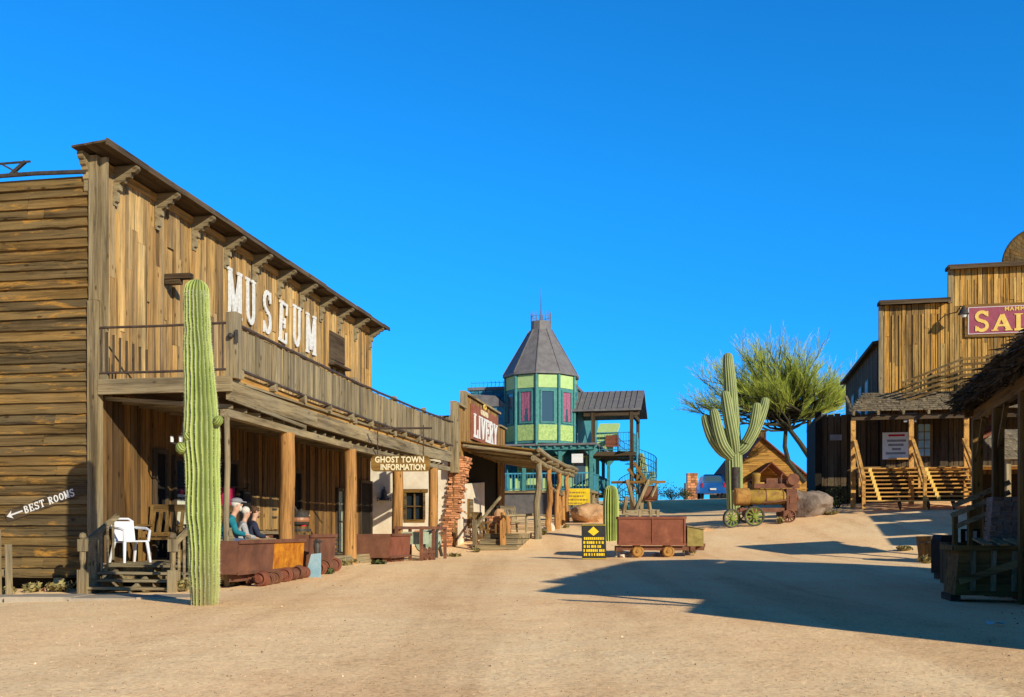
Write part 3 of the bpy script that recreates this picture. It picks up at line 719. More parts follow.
# side wall with a window hole
for a, b, c, d in ((-.6, .75, .6, 4.05), (1.45, 2.32, .6, 4.1), (.752, 1.448, .6, 1.95), (.752, 1.448, 2.95, 4.05)): mb.box(a, b, YW, YW+.35, c, d)
mb.build('side_wall', 'adobe', ad)
mb = MB(); mb.prism([(16.952, .6), (21.5, .6), (21.5, 3.5), (18.2, 3.3), (17.3, 3.75), (16.952, 3.85)], 0, 2.3, 2.62); mb.build('front_wall', 'adobe', ad)
mb = MB(); random.seed(3)
zz = .6; k = 0
while zz < 4.15:
    hgt = .078; far = 2.76+.42*max(0, (3.0-zz)/2.4)*0 
    q = (zz-.6)/3.4; xl = 2.05+.36*q+U(-.08, .06); xr = 2.38+.62*q+U(-.05, .05)
    x = xl+(.1 if k % 2 else 0)
    while x < xr-.02:
        e = min(x+.205, xr); mb.box(x, e, YW-.10+U(-.03, .02)-.25*max(0, 1-(zz-.6)/3.0)*.4, YW+.05, zz, zz+hgt-.012); x += .218
    y = YW+.06
    while y < YW+.15+.35*q+U(0, .25): 
        mb.box(min(2.3, xr-.1), xr+U(-.02, .015), y, y+.2, zz, zz+hgt-.012); y += .212
    zz += hgt; k += 1
for _ in range(16):
    x, z_ = U(1.05, 1.9), U(.95, 1.75); mb.box(x, x+.2, YW-.014, YW+.02, z_, z_+.06)
mb.build('brick_corner', 'brick', ad)
mb = MB()
for _ in range(46):
    y, z_ = U(17.5, 19.2), U(.7, 2.4); mb.box(2.61, 2.636, y, y+.2, z_, z_+.06)
mb.build('exposed_brick', 'brick', ad)
mb = MB(); mb.box(.72, 1.48, YW-.03, YW+.1, 1.87, 1.97); mb.box(.6, 1.6, YW-.05, YW+.1, 2.93, 3.05); mb.box(.7, .79, YW-.02, YW+.08, 1.972, 2.928); mb.box(1.42, 1.50, YW-.02, YW+.08, 1.972, 2.928)
mb.box(1.06, 1.11, YW+.05, YW+.1, 1.972, 2.928); mb.box(.792, 1.418, YW+.06, YW+.1, 2.42, 2.46)
wf = mb.build('window', 'brown_x', ad); MB().box(.76, 1.44, YW+.15, YW+.17, 1.96, 2.94).build('pane', 'glass', wf)
mb = MB(); mb.box(.42, .65, YW-.06, YW-.02, 1.9, 2.98); mb.build('shutter', 'brown_z', ad)
mb = MB(); mb.box(2.622, 2.69, 18.35, 19.1, 1.7, 2.75); wf = mb.build('window', 'brown_z', ad)
mb = MB(); [mb.box(2.692, 2.70, 18.42, 19.03, 1.78+.16*i, 1.88+.16*i) for i in range(6)]; mb.build('louvre', 'grey_y', wf)
mb = MB(); mb.box(-.6, 2.28, YW+.36, 23.0, 3.4, 3.6); mb.build('roof', 'dark_x', ad)
# bell hung by the shop window
bl = thing('bell', 'small black iron bell on a bracket against the white adobe wall', 'bell', W(-.38, YW+1.58, 3.05), ROT)
ZOFF[bl.name] = 0
mb = MB(); mb.lathe([(.02, .0), (.07, -.02), (.10, -.12), (.12, -.28), (.18, -.36), (.19, -.40)], (0, 0, 0), 16); mb.build('bell_body', 'iron', bl, smooth=True)
mb = MB(); mb.tube([(-.24, 0, -.42), (-.26, 0, -.3), (-.12, 0, -.36), (.12, 0, -.36), (.26, 0, -.3), (.24, 0, -.42)], .022, 6); mb.tube([(0, .1, .06), (0, 0, .05), (0, 0, -.01)], .018, 6); mb.build('bracket', 'iron', bl)

# ------------------------------------------------------------------ livery
lv = thing('livery_stable', 'timber livery stable with a stepped false front and long log canopy', 'building', W(2.14, 18.15, .8), ROT, zabs=True)
# local: x out to the street, y up the street
mb = MB(); random.seed(21)
def lz(py, s): return Z(py, 35+.9845*s)
boards(mb, 2, .0, 1.5, .8, 6.0, .0, .04, (.18, .28), fixed='x', sgn=1, splits=1)
boards(mb, 2, 1.5, 8.2, 4.5, 6.55, .0, .04, (.18, .28), fixed='x', sgn=1, splits=0)
boards(mb, 2, 8.2, 9.7, 1.2, 6.05, .0, .04, (.18, .28), fixed='x', sgn=1, splits=1)
mb.build('false_front', 'livery_z', lv)
mb = MB(); mb.box(-.05, .22, -.22, .02, 3.6, 6.05); mb.box(-.05, .18, 1.28, 1.49, 6.01, 6.58); mb.build('corner_post', 'grey_z', lv)
mb = MB(); mb.box(-.06, .14, -.2, 1.6, 6.03, 6.1); mb.box(-.06, .14, 1.3, 8.3, 6.58, 6.66); mb.box(-.06, .14, 8.31, 9.8, 6.08, 6.15); mb.build('coping', 'grey_y', lv)
mb = MB(); mb.box(-5.5, -.06, 1.6, 9.6, 1, 5.6); mb.build('wall_core', 'dark_room', lv)
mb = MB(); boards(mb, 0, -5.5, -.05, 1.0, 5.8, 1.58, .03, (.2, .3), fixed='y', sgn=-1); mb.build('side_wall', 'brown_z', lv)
sb = MB(); sb.box(.06, .14, 2.55, 7.55, 5.02, 6.34); sb = sb.build('sign_board', 'sign_red', lv)
lw = [('L', .85), ('I', .5), ('V', .9), ('E', .8), ('R', .85), ('Y', .9)]; p = 2.68
for ch, wd in lw:
    mb = MB(); M = Matrix.Translation((.142, p, 5.10)) @ Matrix(((0, 0, 1, 0), (1, 0, 0, 0), (0, 1, 0, 0), (0, 0, 0, 1)))
    glyph(mb, ch, wd*.93, .92, .03, M); mb.build('letter', 'white_paint', sb); p += wd*.985
put_text('lettering', 'GOLDFIELD', .27, .02, 'cream_paint', sb, face_mat((.155, 4.7, 6.18), (0, 1, 0), (0, 0, 1)), bold=.008)
mb = MB(); mb.tube([(.12, 4.9+.2*math.cos(R(a)), 6.47+.10*math.sin(R(a))) for a in range(-50, 231, 28)], .035, 6); mb.build('horseshoe', 'sign_gold', lv)
# canopy
mb = MB(); random.seed(5)
CL = 12.0
def cz(x, s): return 4.78-.13*x + .02*math.sin(s*1.3) - .10*math.sin(PI*s/CL)
s = 1.0
while s < CL+1:
    w_ = U(.2, .3); e = U(-.12, .12)
    mb.hexa([(.06, s, cz(.06, s)), (2.85+e, s, cz(2.85, s)), (2.85+e, s+w_, cz(2.85, s)), (.06, s+w_, cz(.06, s)), (.06, s, cz(.06, s)+.05), (2.85+e, s, cz(2.85, s)+.05), (2.85+e, s+w_, cz(2.85, s)+.05), (.06, s+w_, cz(.06, s)+.05)]); s += w_+.01
mb.build('canopy_roof', 'brown_x', lv)
for q in np.arange(1.1, 13, 1.3):
    mb = MB(); mb.tube([(.1, q, cz(.1, q)-.12), (1.5, q+.03, cz(1.5, q)-.12), (2.98+U(-.1, .1), q, cz(2.9, q)-.13)], [.07, .065, .06], 8); mb.build('canopy_pole', 'grey_x', lv)
mb = MB(); mb.tube([(2.72, .8+i*1.5, cz(2.72, .8+i*1.5)-.28) for i in range(9)], .10, 8); mb.tube([(2.9, .9+i*1.5, cz(2.9, .9+i*1.5)+.04) for i in range(9)], .09, 8); mb.build('canopy_beam', 'grey_y', lv)
for s_ in (1.9, 4.75, 7.75, 10.5):
    g = W(2.14+2.72, 18.15+s_); zb = gz(g[0], g[1])
    mb = MB(); zt = cz(2.72, s_)-.3
    mb.tube([(2.72+U(-.06, .06)*(0 < i < 6), s_+U(-.05, .05)*(0 < i < 6), zb-.1+(zt-zb+.1)*i/6) for i in range(7)], [.15, .14, .12, .115, .12, .11, .12] if s_ < 3 else [.12, .11, .1, .1, .1, .09, .1], 9)
    mb.build('canopy_post', 'log' if s_ > 3 else 'grey_z', lv, smooth=True)
# ------------------------------------------------------------------ green Victorian house with turret
HX, HY = X(592, 51), 51.0; HR = R(-12)
vh = thing('victorian_house', 'green and teal Victorian house with an pointed many-sided turret and upper deck', 'building', (HX, HY, 2.2), HR, zabs=True)
def HZ(py, y=51): return Z(py, y)
TX, TY = -2.95, 1.72
NS = 10
def octo(r): return [(TX+r*math.cos(R(27+36*k-78)), TY+r*math.sin(R(27+36*k-78))) for k in range(NS)]
z0, z1, z2, z3 = HZ(443, 52), HZ(424, 52), HZ(391, 52), HZ(374, 52)
def panel(mb, A, B, za, zb, inset, out):   # flat panel between two octagon corners, pushed out along the face normal
    a = Vector((*A, 0)); b = Vector((*B, 0)); d = (b-a).normalized(); n = Vector((d.y, -d.x, 0))
    a2 = a+d*inset+n*out; b2 = b-d*inset+n*out; a1 = a+d*inset-n*.05; b1 = b-d*inset-n*.05
    mb.hexa([(a2.x, a2.y, za), (b2.x, b2.y, za), (b1.x, b1.y, za), (a1.x, a1.y, za), (a2.x, a2.y, zb), (b2.x, b2.y, zb), (b1.x, b1.y, zb), (a1.x, a1.y, zb)])
oc = octo(1.90)
mb = MB(); mb.prism(oc, 2, HZ(445)+.16, z3); mb.build('turret_core', 'teal', vh)
up, lo = MB(), MB()
for k in range(NS):
    A, B = oc[k], oc[(k+1) % NS]
    panel(up, A, B, z2+.12, z3-.1, .1, .03); panel(lo, A, B, z0+.1, z1-.08, .1, .03)
    mx, my = (A[0]+B[0])/2, (A[1]+B[1])/2
    if my-TY < .5:
        fr = MB()
        L_ = math.hypot(B[0]-A[0], B[1]-A[1])
        panel(fr, A, B, z1, z1+.08, .2, .06); panel(fr, A, B, z2-.08, z2, .2, .06)
        d = Vector((B[0]-A[0], B[1]-A[1]))/L_
        for q in (.2, L_-.28): panel(fr, (A[0]+d.x*q, A[1]+d.y*q), (A[0]+d.x*(q+.08), A[1]+d.y*(q+.08)), z1+.082, z2-.082, 0, .06)
        f = fr.build('window', 'teal', vh)
        pn = MB(); panel(pn, A, B, z1+.08, z2-.08, .28, .012); pn.build('pane', 'glass_blue', f)
        if k in (8, 0):
            cu = MB(); n_ = 7
            for side in (0, 1):
                for i in range(n_):
                    t0 = (.30+i*.045) if side == 0 else L_-.30-i*.045-.04
                    zb_ = z1+.12+ (0 if i < 4 else (i-3)*.32); zb_ = min(zb_, z2-.3)
                    panel(cu, (A[0]+d.x*t0, A[1]+d.y*t0), (A[0]+d.x*(t0+.04), A[1]+d.y*(t0+.04)), zb_, z2-.1, 0, .016+.012*(i % 2))
            cu.build('curtain', 'curtain', f)
up.build('upper_panel', 'lime', vh); lo.build('lower_panel', 'lime_fancy', vh)
mb = MB()
for k in range(NS):
    c = oc[k]; mb.tube([(c[0]+(c[0]-TX)*.012, c[1]+(c[1]-TY)*.012, HZ(444)), (c[0]+(c[0]-TX)*.012, c[1]+(c[1]-TY)*.012, z3)], .075, 8)
mb.build('corner_trim', 'teal', vh)
oa, ob, occ = octo(2.07), octo(.62), octo(.55)
mb = MB(); zr = HZ(330, 53)
mb.add([(x, y, z3-.05) for x, y in oa]+[(x, y, z3+.06) for x, y in oa]+[(x, y, zr) for x, y in ob]+[(x, y, zr) for x, y in occ]+[(x, y, HZ(321, 53)) for x, y in occ],
       [(i, (i+1) % NS, NS+(i+1) % NS, NS+i) for i in range(NS)]+[(NS+i, NS+(i+1) % NS, 2*NS+(i+1) % NS, 2*NS+i) for i in range(NS)]+[(2*NS+i, 2*NS+(i+1) % NS, 3*NS+(i+1) % NS, 3*NS+i) for i in range(NS)]+[(3*NS+i, 3*NS+(i+1) % NS, 4*NS+(i+1) % NS, 4*NS+i) for i in range(NS)]+[tuple(range(4*NS, 5*NS)), tuple(range(NS-1, -1, -1))])
tr = mb.build('turret_roof', 'slate', vh)
mb = MB()
for k in range(NS): mb.bar((*oa[k], z3+.07), (*ob[k], zr+.02), .05, .04)
mb.build('ridge_strip', 'slate', tr)
mb = MB(); zt = HZ(321, 53); zf = HZ(314, 53)
for k in range(NS):
    a, b = occ[k], occ[(k+1) % NS]
    mb.tube([(*a, zt), (*a, zf+.1)], .015, 5)
    mb.tube([(*a, zf-.1), (*b, zf-.1)], .012, 5); mb.tube([((a[0]+b[0])/2, (a[1]+b[1])/2, zt), ((a[0]+b[0])/2, (a[1]+b[1])/2, zf+.15)], .012, 5)
mb.tube([(TX, TY, zt), (TX, TY, HZ(300, 53)), (TX, TY, HZ(286, 53))], [.05, .03, .012], 6)
mb.build('finial', 'slate', tr)
# main body, shingled
mb = MB(); random.seed(4); z = 2.6
while z < 9.1:
    for x in np.arange(-6.9, -1.2, .42):
        w_ = U(.36, .415); mb.hexa([(x, 2.17-.04, z), (x+w_, 2.17-.04, z), (x+w_, 2.2, z), (x, 2.2, z), (x, 2.185, z+.3), (x+w_, 2.185, z+.3), (x+w_, 2.2, z+.3), (x, 2.2, z+.3)])
    z += .27
mb.build('shingle_wall', 'shingle_blue', vh)
mb = MB(); mb.box(-6.95, -1.2, 2.21, 12, 2.2, 9.2); mb.build('house_body', 'teal', vh)
mb = MB(); mb.box(-7.1, -1.1, 2.05, 12.2, 9.2, 9.36); mb.build('house_roof', 'slate', vh)
mb = MB()
for x in np.arange(-6.9, -4.4, .22): mb.tube([(x, 2.15, 9.36), (x+.05, 2.15, 9.55), (x, 2.15, 9.7)], .012, 4)
mb.tube([(-6.9, 2.15, 9.6), (-4.3, 2.15, 9.6)], .012, 4); mb.build('roof_cresting', 'shingle_blue', vh)
mb = MB(); mb.prism([(HZ(404, 52), -7.0), (HZ(404, 52), -4.6), (HZ(393, 52), -5.3), (HZ(391, 52), -6.6)], 1, .9, 2.1); mb.build('bay_roof', 'slate', vh)
mb = MB(); mb.box(-6.8, -4.7, 1.0, 2.15, 2.3, HZ(404, 52)); mb.build('bay', 'shingle_blue', vh)
# porch around the corner
zf = HZ(490); ze = HZ(445)
mb = MB(); mb.box(-5.4, 0, -.02, 1.9, zf-.12, zf); mb.box(-1.6, 0, 1.91, 9, zf-.12, zf); mb.build('porch_floor', 'grey_x', vh)
mb = MB(); mb.box(-5.3, -1.1, .12, .2, 1.5, zf-.12); mb.build('skirt_wall', 'skirt', vh)
mb = MB(); [mb.box(-.2-.0, -.06, y, y+.14, 1.8, zf-.12) for y in (.1, 1.6, 3.2)]; mb.box(-1.0, -.86, .1, .24, 1.6, zf-.12); mb.build('porch_pier', 'grey_z', vh)
mb = MB(); mb.prism([(-5.5, -.25), (.25, -.25), (.25, 9.2), (-1.7, 9.2), (-1.7, 1.95), (-5.5, 1.95)], 2, ze, ze+.10); mb.build('porch_roof', 'slate', vh)
for x0, x1 in ((-5.3, -4.6), (-4.45, -3.3), (-3.1, -2.75), (-1.65, -1.35)): MB().box(x0, x1, 2.0, 2.19, zf, zf+.75).build('porch_panel', 'lime', vh)
mb = MB(); mb.box(-4.3, -3.4, 1.98, 2.19, zf+.85, zf+2.0); f = mb.build('window', 'lime', vh); MB().box(-4.2, -3.9, 1.95, 1.978, zf+.92, zf+1.92).box(-3.8, -3.5, 1.95, 1.978, zf+.92, zf+1.92).build('pane', 'orange_x', f)
mb = MB()
for x in np.arange(-5.3, .2, .42): mb.box(x, x+.1, -.20, -.1, ze-.12, ze-.003)
mb.box(-5.4, .1, -.1, -.02, ze-.22, ze-.005); mb.box(.02, .1, -.015, 9, ze-.22, ze-.005); mb.build('eave_trim', 'teal', vh)
for i, (x, y) in enumerate(((-5.1, 0), (-3.55, 0), (-1.65, 0), (-.05, 0), (-.05, 2.6), (-.05, 5.2), (-.05, 7.8))):
    mb = MB(); mb.box(x-.085, x+.085, y, y+.17, zf, ze-.02)
    mb.prism([(ze-.55, x-.09), (ze-.22, x-.09), (ze-.22, x-.38)], 1, y+.05, y+.12); mb.prism([(ze-.55, x+.09), (ze-.22, x+.38), (ze-.22, x+.09)], 1, y+.05, y+.12)
    mb.build('porch_post', 'teal', vh)
mb = MB()
for x in np.arange(-5.0, -.1, .16): mb.box(x, x+.03, .05, .08, zf+.08, zf+.85)
mb.box(-5.1, -.05, .04, .1, zf+.85, zf+.92); mb.box(-5.1, -.05, .045, .095, zf+.05, zf+.1)
for y in np.arange(.3, 7.8, .16): mb.box(-.07, -.04, y, y+.03, zf+.08, zf+.85)
mb.box(-.09, -.02, .2, 7.8, zf+.85, zf+.92); mb.build('porch_rail', 'shingle_blue', vh)
for x in (-2.2, -.9):
    mb = MB(); mb.box(x-.4, x+.4, 1.98, 2.2, zf+.3, zf+1.9); f = mb.build('window', 'lime', vh); MB().box(x-.3, x+.3, 1.95, 1.978, zf+.4, zf+1.8).build('pane', 'glass_blue', f)
for y in (3.0, 5.5, 8): 
    mb = MB(); mb.box(-1.19, -1.15, y-.5, y+.5, zf+.5, zf+2.1); f = mb.build('window', 'lime', vh); MB().box(-1.148, -1.13, y-.4, y+.4, zf+.6, zf+2.0).build('pane', 'glass_blue', f)
mb = MB(); mb.box(-1.0, -.42, -.32, -.27, HZ(463), HZ(454)); mb.build('porch_sign', 'white_paint', vh)
# upper deck
zd = HZ(452, 52.2); zo = HZ(409, 52)
mb = MB(); mb.box(-.3, 2.05, 1.2, 5.2, zd-.2, zd); mb.build('deck_floor', 'dark_x', vh)
mb = MB(); mb.prism([(1.05, zo), (3.3, HZ(391, 54)), (5.55, zo), (5.55, zo-.1), (3.3, HZ(391, 54)-.12), (1.05, zo-.1)], 0, -1.3, 2.4); dr = mb.build('deck_roof', 'slate', vh)
mb = MB()
for x in np.arange(-1.2, 2.4, .3): mb.bar((x, 1.06, zo+.03), (x, 3.28, HZ(391, 54)+.03), .03, .03)
mb.build('roof_seam', 'slate', dr)
mb = MB(); mb.box(-.6, 2.3, 1.2, 1.35, zo-.35, zo-.1); mb.box(1.85, 2.0, 1.36, 5.3, zo-.35, zo-.1); mb.build('deck_beam', 'dark_x', vh)
for x, y in ((1.9, 1.25), (1.9, 5.1), (-.1, 1.25)):
    mb = MB(); mb.box(x-.09, x+.09, y-.09, y+.09, zd, zo-.1); mb.build('deck_post', 'dark_z', vh)
for y in (1.15, 4.9): MB().box(1.8, 2.0, y, y+.2, 1.9, zd-.2).build('deck_leg', 'dark_z', vh)
mb = MB()
for zz in (1.0, .55, .12): mb.tube([(-.2, 1.24, zd+zz), (1.95, 1.24, zd+zz), (1.95, 5.1, zd+zz)], .022, 5)
for x in np.arange(-.2, 1.95, .14): mb.tube([(x, 1.24, zd), (x, 1.24, zd+1)], .01, 4)
for y in np.arange(1.3, 5, .14): mb.tube([(1.95, y, zd), (1.95, y, zd+1)], .01, 4)
mb.build('deck_rail', 'shingle_blue', vh)
mb = MB(); mb.box(.55, 1.25, 1.18, 1.21, zd+.25, zd+.85); mb.build('deck_banner', 'redtrim', vh)
mb = MB(); mb.box(-.55, .4, 6.5, 6.55, zd, zd+1.35); mb.prism([(6.3, zd+1.35), (8, zd+2.2), (8, zd+2.05), (6.3, zd+1.25)], 0, -.6, .6); mb.build('far_gable', 'lime', vh)
mb = MB(); cx_, cy_, rs = 2.15, 1.55, 1.02
mb.tube([(cx_, cy_, 2.0), (cx_, cy_, zd+1.0)], .06, 8)
nst = 22; zb_ = 2.5
for k in range(nst):
    a0 = R(-250+k*470/nst); a1 = a0+R(20); z_ = zb_+(zd-zb_)*k/(nst-1)
    mb.add([(cx_, cy_, z_), (cx_+rs*math.cos(a0), cy_+rs*math.sin(a0), z_), (cx_+rs*math.cos(a1), cy_+rs*math.sin(a1), z_), (cx_, cy_, z_+.04), (cx_+rs*math.cos(a0), cy_+rs*math.sin(a0), z_+.04), (cx_+rs*math.cos(a1), cy_+rs*math.sin(a1), z_+.04)], [(2, 1, 0), (3, 4, 5), (0, 1, 4, 3), (1, 2, 5, 4), (2, 0, 3, 5)])
    mb.tube([(cx_+rs*math.cos(a0), cy_+rs*math.sin(a0), z_), (cx_+rs*math.cos(a0), cy_+rs*math.sin(a0), z_+1.0)], .014, 4)
    am = a0+R(10); mb.tube([(cx_+rs*math.cos(am), cy_+rs*math.sin(am), z_), (cx_+rs*math.cos(am), cy_+rs*math.sin(am), z_+1.05)], .012, 4)
for dz in (1.0, .66, .33):
    mb.tube([(cx_+rs*math.cos(R(-250+k*470/nst)), cy_+rs*math.sin(R(-250+k*470/nst)), zb_+(zd-zb_)*k/(nst-1)+dz) for k in range(nst)], .02, 5)
mb.build('spiral_stair', 'shingle_blue', vh)

# ------------------------------------------------------------------ saloon
SY = 42.0; g0 = 2.5
SA = R(12); SCX, SCY = 15.5+6.2*math.cos(SA), SY-6.2*math.sin(SA)
sl_ = thing('saloon_building', 'tall plank saloon with stepped false front and wide porch steps', 'building', (SCX, SCY, g0), -SA, zabs=True)
def sx_(px, y=0):   # bearing -> distance along the facade (y = set back from it)
    k = (px-512)/1000; c_, s_ = math.cos(SA), math.sin(SA); return (k*(SCY+y*c_)-SCX-y*s_)/(c_+k*s_)
def sz_(py): return Z(py, SY-.4)
random.seed(31)
mb = MB(); xa, xb = sx_(880), sx_(949)
boards(mb, 2, xa, xb, 6.6, sz_(304), .0, .04, (.17, .27), splits=1, jig=.03); boards(mb, 2, xb, -xb, 6.6, sz_(270), -.02, .04, (.18, .28), splits=1, jig=.03)
boards(mb, 2, -xb, -xa, 6.6, sz_(304), .0, .04, (.17, .27), splits=1)
s_ = xa+.14
while s_ < -xa: mb.box(s_, s_+.06, -.09, -.062, 6.7, (sz_(308) if s_ < xb or s_ > -xb else sz_(276))-.25); s_ += U(.26, .36)
mb.build('false_front', 'saloon_z', sl_)
mb = MB(); boards(mb, 2, xa, -xa, 3.9, 6.6, .0, .03, (.16, .24)); mb.build('porch_wall', 'dark_z', sl_)  # dark boards put the shade under the porch into the wall colour
mb = MB(); mb.box(xa+.05, -xa-.05, .03, .6, g0-1, sz_(303.2)); mb.box(xb+.05, -xb-.05, .031, .5, sz_(303), sz_(270.5)); mb.build('wall_core', 'dark_room', sl_)
mb = MB(); mb.box(xa-.08, xb-.003, -.38, .3, sz_(303), sz_(300)); mb.box(xb-.1, -xb+.1, -.40, .3, sz_(271), sz_(268)); mb.box(-xb+.103, -xa+.1, -.38, .3, sz_(303), sz_(300))
mb.box(xa-.04, xb-.004, -.40, -.37, sz_(304.5), sz_(302)); mb.box(xb-.05, -xb+.05, -.42, -.39, sz_(272.5), sz_(270)); mb.build('cornice', 'dark_x', sl_)
MB().box(xa-.06, xa+.12, -.09, .05, 6.6, sz_(304)).build('corner_board', 'grey_z', sl_); MB().box(xb-.05, xb+.13, -.12, .05, sz_(304), sz_(271)).build('corner_board', 'grey_z', sl_)
mb = MB(); n = 26; zc_ = sz_(269); rs = 1.45
for i in range(n):
    a, b = PI*i/n, PI*(i+.93)/n; mb.prism([(.1*math.cos(a), zc_+.02+.1*math.sin(a)), (rs*math.cos(a), zc_+.02+rs*math.sin(a)), (rs*math.cos(b), zc_+.02+rs*math.sin(b)), (.1*math.cos(b), zc_+.02+.1*math.sin(b))][::1], 1, -.03, .02) if False else mb.hexa([(.1*math.cos(a), -.05, zc_+.1*math.sin(a)), (rs*math.cos(a), -.05, zc_+rs*math.sin(a)), (rs*math.cos(a), .02, zc_+rs*math.sin(a)), (.1*math.cos(a), .02, zc_+.1*math.sin(a)), (.1*math.cos(b), -.05, zc_+.1*math.sin(b)), (rs*math.cos(b), -.05, zc_+rs*math.sin(b)), (rs*math.cos(b), .02, zc_+rs*math.sin(b)), (.1*math.cos(b), .02, zc_+.1*math.sin(b))])
mb.tube([((rs+.02)*math.cos(PI*i/24), -.02, zc_+(rs+.02)*math.sin(PI*i/24)) for i in range(25)], .05, 6); mb.build('sunburst', 'brown_z', sl_)
xs0, xs1 = sx_(964), -sx_(964)+.1
mb = MB(); mb.box(xs0, xs1, -.16, -.10, sz_(339.5), sz_(307)); sb = mb.build('sign_board', 'brown_x', sl_)
MB().box(xs0+.09, xs1-.09, -.175, -.162, sz_(337), sz_(309.5)).build('sign_field', 'magenta', sb)
mb = MB()
for a, b, c, d in ((xs0+.12, xs1-.12, sz_(336.6), sz_(336)), (xs0+.12, xs1-.12, sz_(310.6), sz_(310)), (xs0+.12, xs0+.15, sz_(336), sz_(310.6))): mb.box(a, b, -.181, -.176, c, d)
mb.build('sign_line', 'paper', sb)
p = sx_(972)
for ch, wd in (('S', .66), ('A', .80), ('L', .70), ('O', .72), ('O', .72), ('N', .76)):
    mb = MB(); big = ch == 'S' and p < sx_(975); h = .86 if big else .70
    M = Matrix.Translation((p, -.178, sz_(334.5))) @ Matrix(((1, 0, 0, 0), (0, 0, -1, 0), (0, 1, 0, 0), (0, 0, 0, 1)))
    glyph(mb, ch, wd, h, .02, M); mb.build('letter', 'sign_gold', sb); p += wd+.03
put_text('lettering', 'MAMMOTH', .24, .01, 'sign_gold', sb, face_mat((sx_(1002)+.72, -.185, sz_(313.2)), (1, 0, 0), (0, 0, 1)), bold=.003, spacing=1.16)
mb = MB(); xl, zl = sx_(959), sz_(316)
mb.tube([(xl-.1, -.06, zl+.1), (xl-.05, -.5, zl+.25), (xl, -.8, zl+.15)], .025, 6); mb.lathe([(.05, 0), (.09, -.05), (.22, -.30)], (xl, -.8, zl+.15), 14); wl = mb.build('wall_lamp', 'iron', sl_, smooth=True)
MB().lathe([(.05, -.2), (.13, -.33), (.08, -.42)], (xl, -.8, zl+.15), 12).build('bulb', 'white_paint', wl)
# long side wall running back from the left corner, in shade
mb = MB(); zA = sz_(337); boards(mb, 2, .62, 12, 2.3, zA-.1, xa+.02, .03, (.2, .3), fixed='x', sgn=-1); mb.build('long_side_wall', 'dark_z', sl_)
mb = MB(); mb.box(xa+.03, -xa-.06, .63, 11.9, 2.3, zA-.12); mb.build('body', 'dark_room', sl_)
mb = MB(); mb.hexa([(xa-.28, .2, zA-.20), (xa+2.5, .2, zA+.3), (xa+2.5, 12.3, zA+.3), (xa-.28, 12.3, zA-.20), (xa-.28, .2, zA-.06), (xa+2.5, .2, zA+.42), (xa+2.5, 12.3, zA+.42), (xa-.28, 12.3, zA-.06)]); mb.build('side_eave', 'dark_y', sl_)
for y0 in (3.0, 5.2, 8.0):
    mb = MB(); mb.box(xa-.08, xa-.012, y0, y0+.95, 6.7, 8.4); f = mb.build('window', 'teal', sl_); MB().box(xa-.095, xa-.082, y0+.08, y0+.44, 6.78, 8.32).box(xa-.095, xa-.082, y0+.51, y0+.87, 6.78, 8.32).build('pane', 'blue_panel', f)
# shaded wing left of the porch
mb = MB(); boards(mb, 2, sx_(818), xa, 2.0, Z(412, 42.5), .9, .03, (.18, .28), rag=.08); mb.build('wing_wall', 'dark_z', sl_)
mb = MB(); mb.box(sx_(818), xa-.1, .94, 6, 2.0, Z(414, 42.5)); mb.box(sx_(819)-.1, sx_(819)+.16, .6, .86, 2.2, Z(410, 42.5)); mb.build('wing', 'dark_room', sl_)
mb = MB(); xw = sx_(838); mb.box(xw-.25, xw+.25, .80, .85, sz_(437), sz_(431)); mb.build('small_board', 'ink_grey', sl_)
# porch roof of shakes
random.seed(8); mb = MB(); xp0, xp1 = sx_(848)-.25, -sx_(848)
rows = 9
for r_ in range(rows):
    y0 = -2.75+r_*.30; zz0 = 6.30+r_*.118
    x = xp0+ r_*.10
    while x < xp1-r_*.1:
        w_ = U(.12, .24); q = U(-.04, .03); mb.hexa([(x, y0+q, zz0), (x+w_-.01, y0+q, zz0), (x+w_-.01, y0+.42, zz0+.11), (x, y0+.42, zz0+.11), (x, y0+q, zz0+.035), (x+w_-.01, y0+q, zz0+.035), (x+w_-.01, y0+.42, zz0+.14), (x, y0+.42, zz0+.14)]); x += w_
mb.build('porch_roof', 'shake', sl_)
mb = MB()
for x in np.arange(xp0+.15, xp1, .93): mb.bar((x, -2.8, 6.20), (x, -.1, 7.2), .09, .14)
mb.build('porch_rafter', 'grey_y', sl_)
mb = MB(); mb.box(xp0+.1, xp1-.1, -2.45, -2.3, 5.98, 6.18); mb.build('porch_beam', 'dark_x', sl_)
zp = 4.12
mb = MB()
for i in range(11): mb.box(xp0+.2, xp1, -2.3+i*.2, -2.3+i*.2+.192, zp-.05, zp)
mb.build('porch_floor', 'gold_x', sl_)
px_posts = (853, 911, 966, 1024)
for px in px_posts:
    x = sx_(px, -2.3); mb = MB(); mb.box(x-.09, x+.09, -2.42, -2.26, 2.4, 5.98); mb.build('porch_post', 'orange_y', sl_)
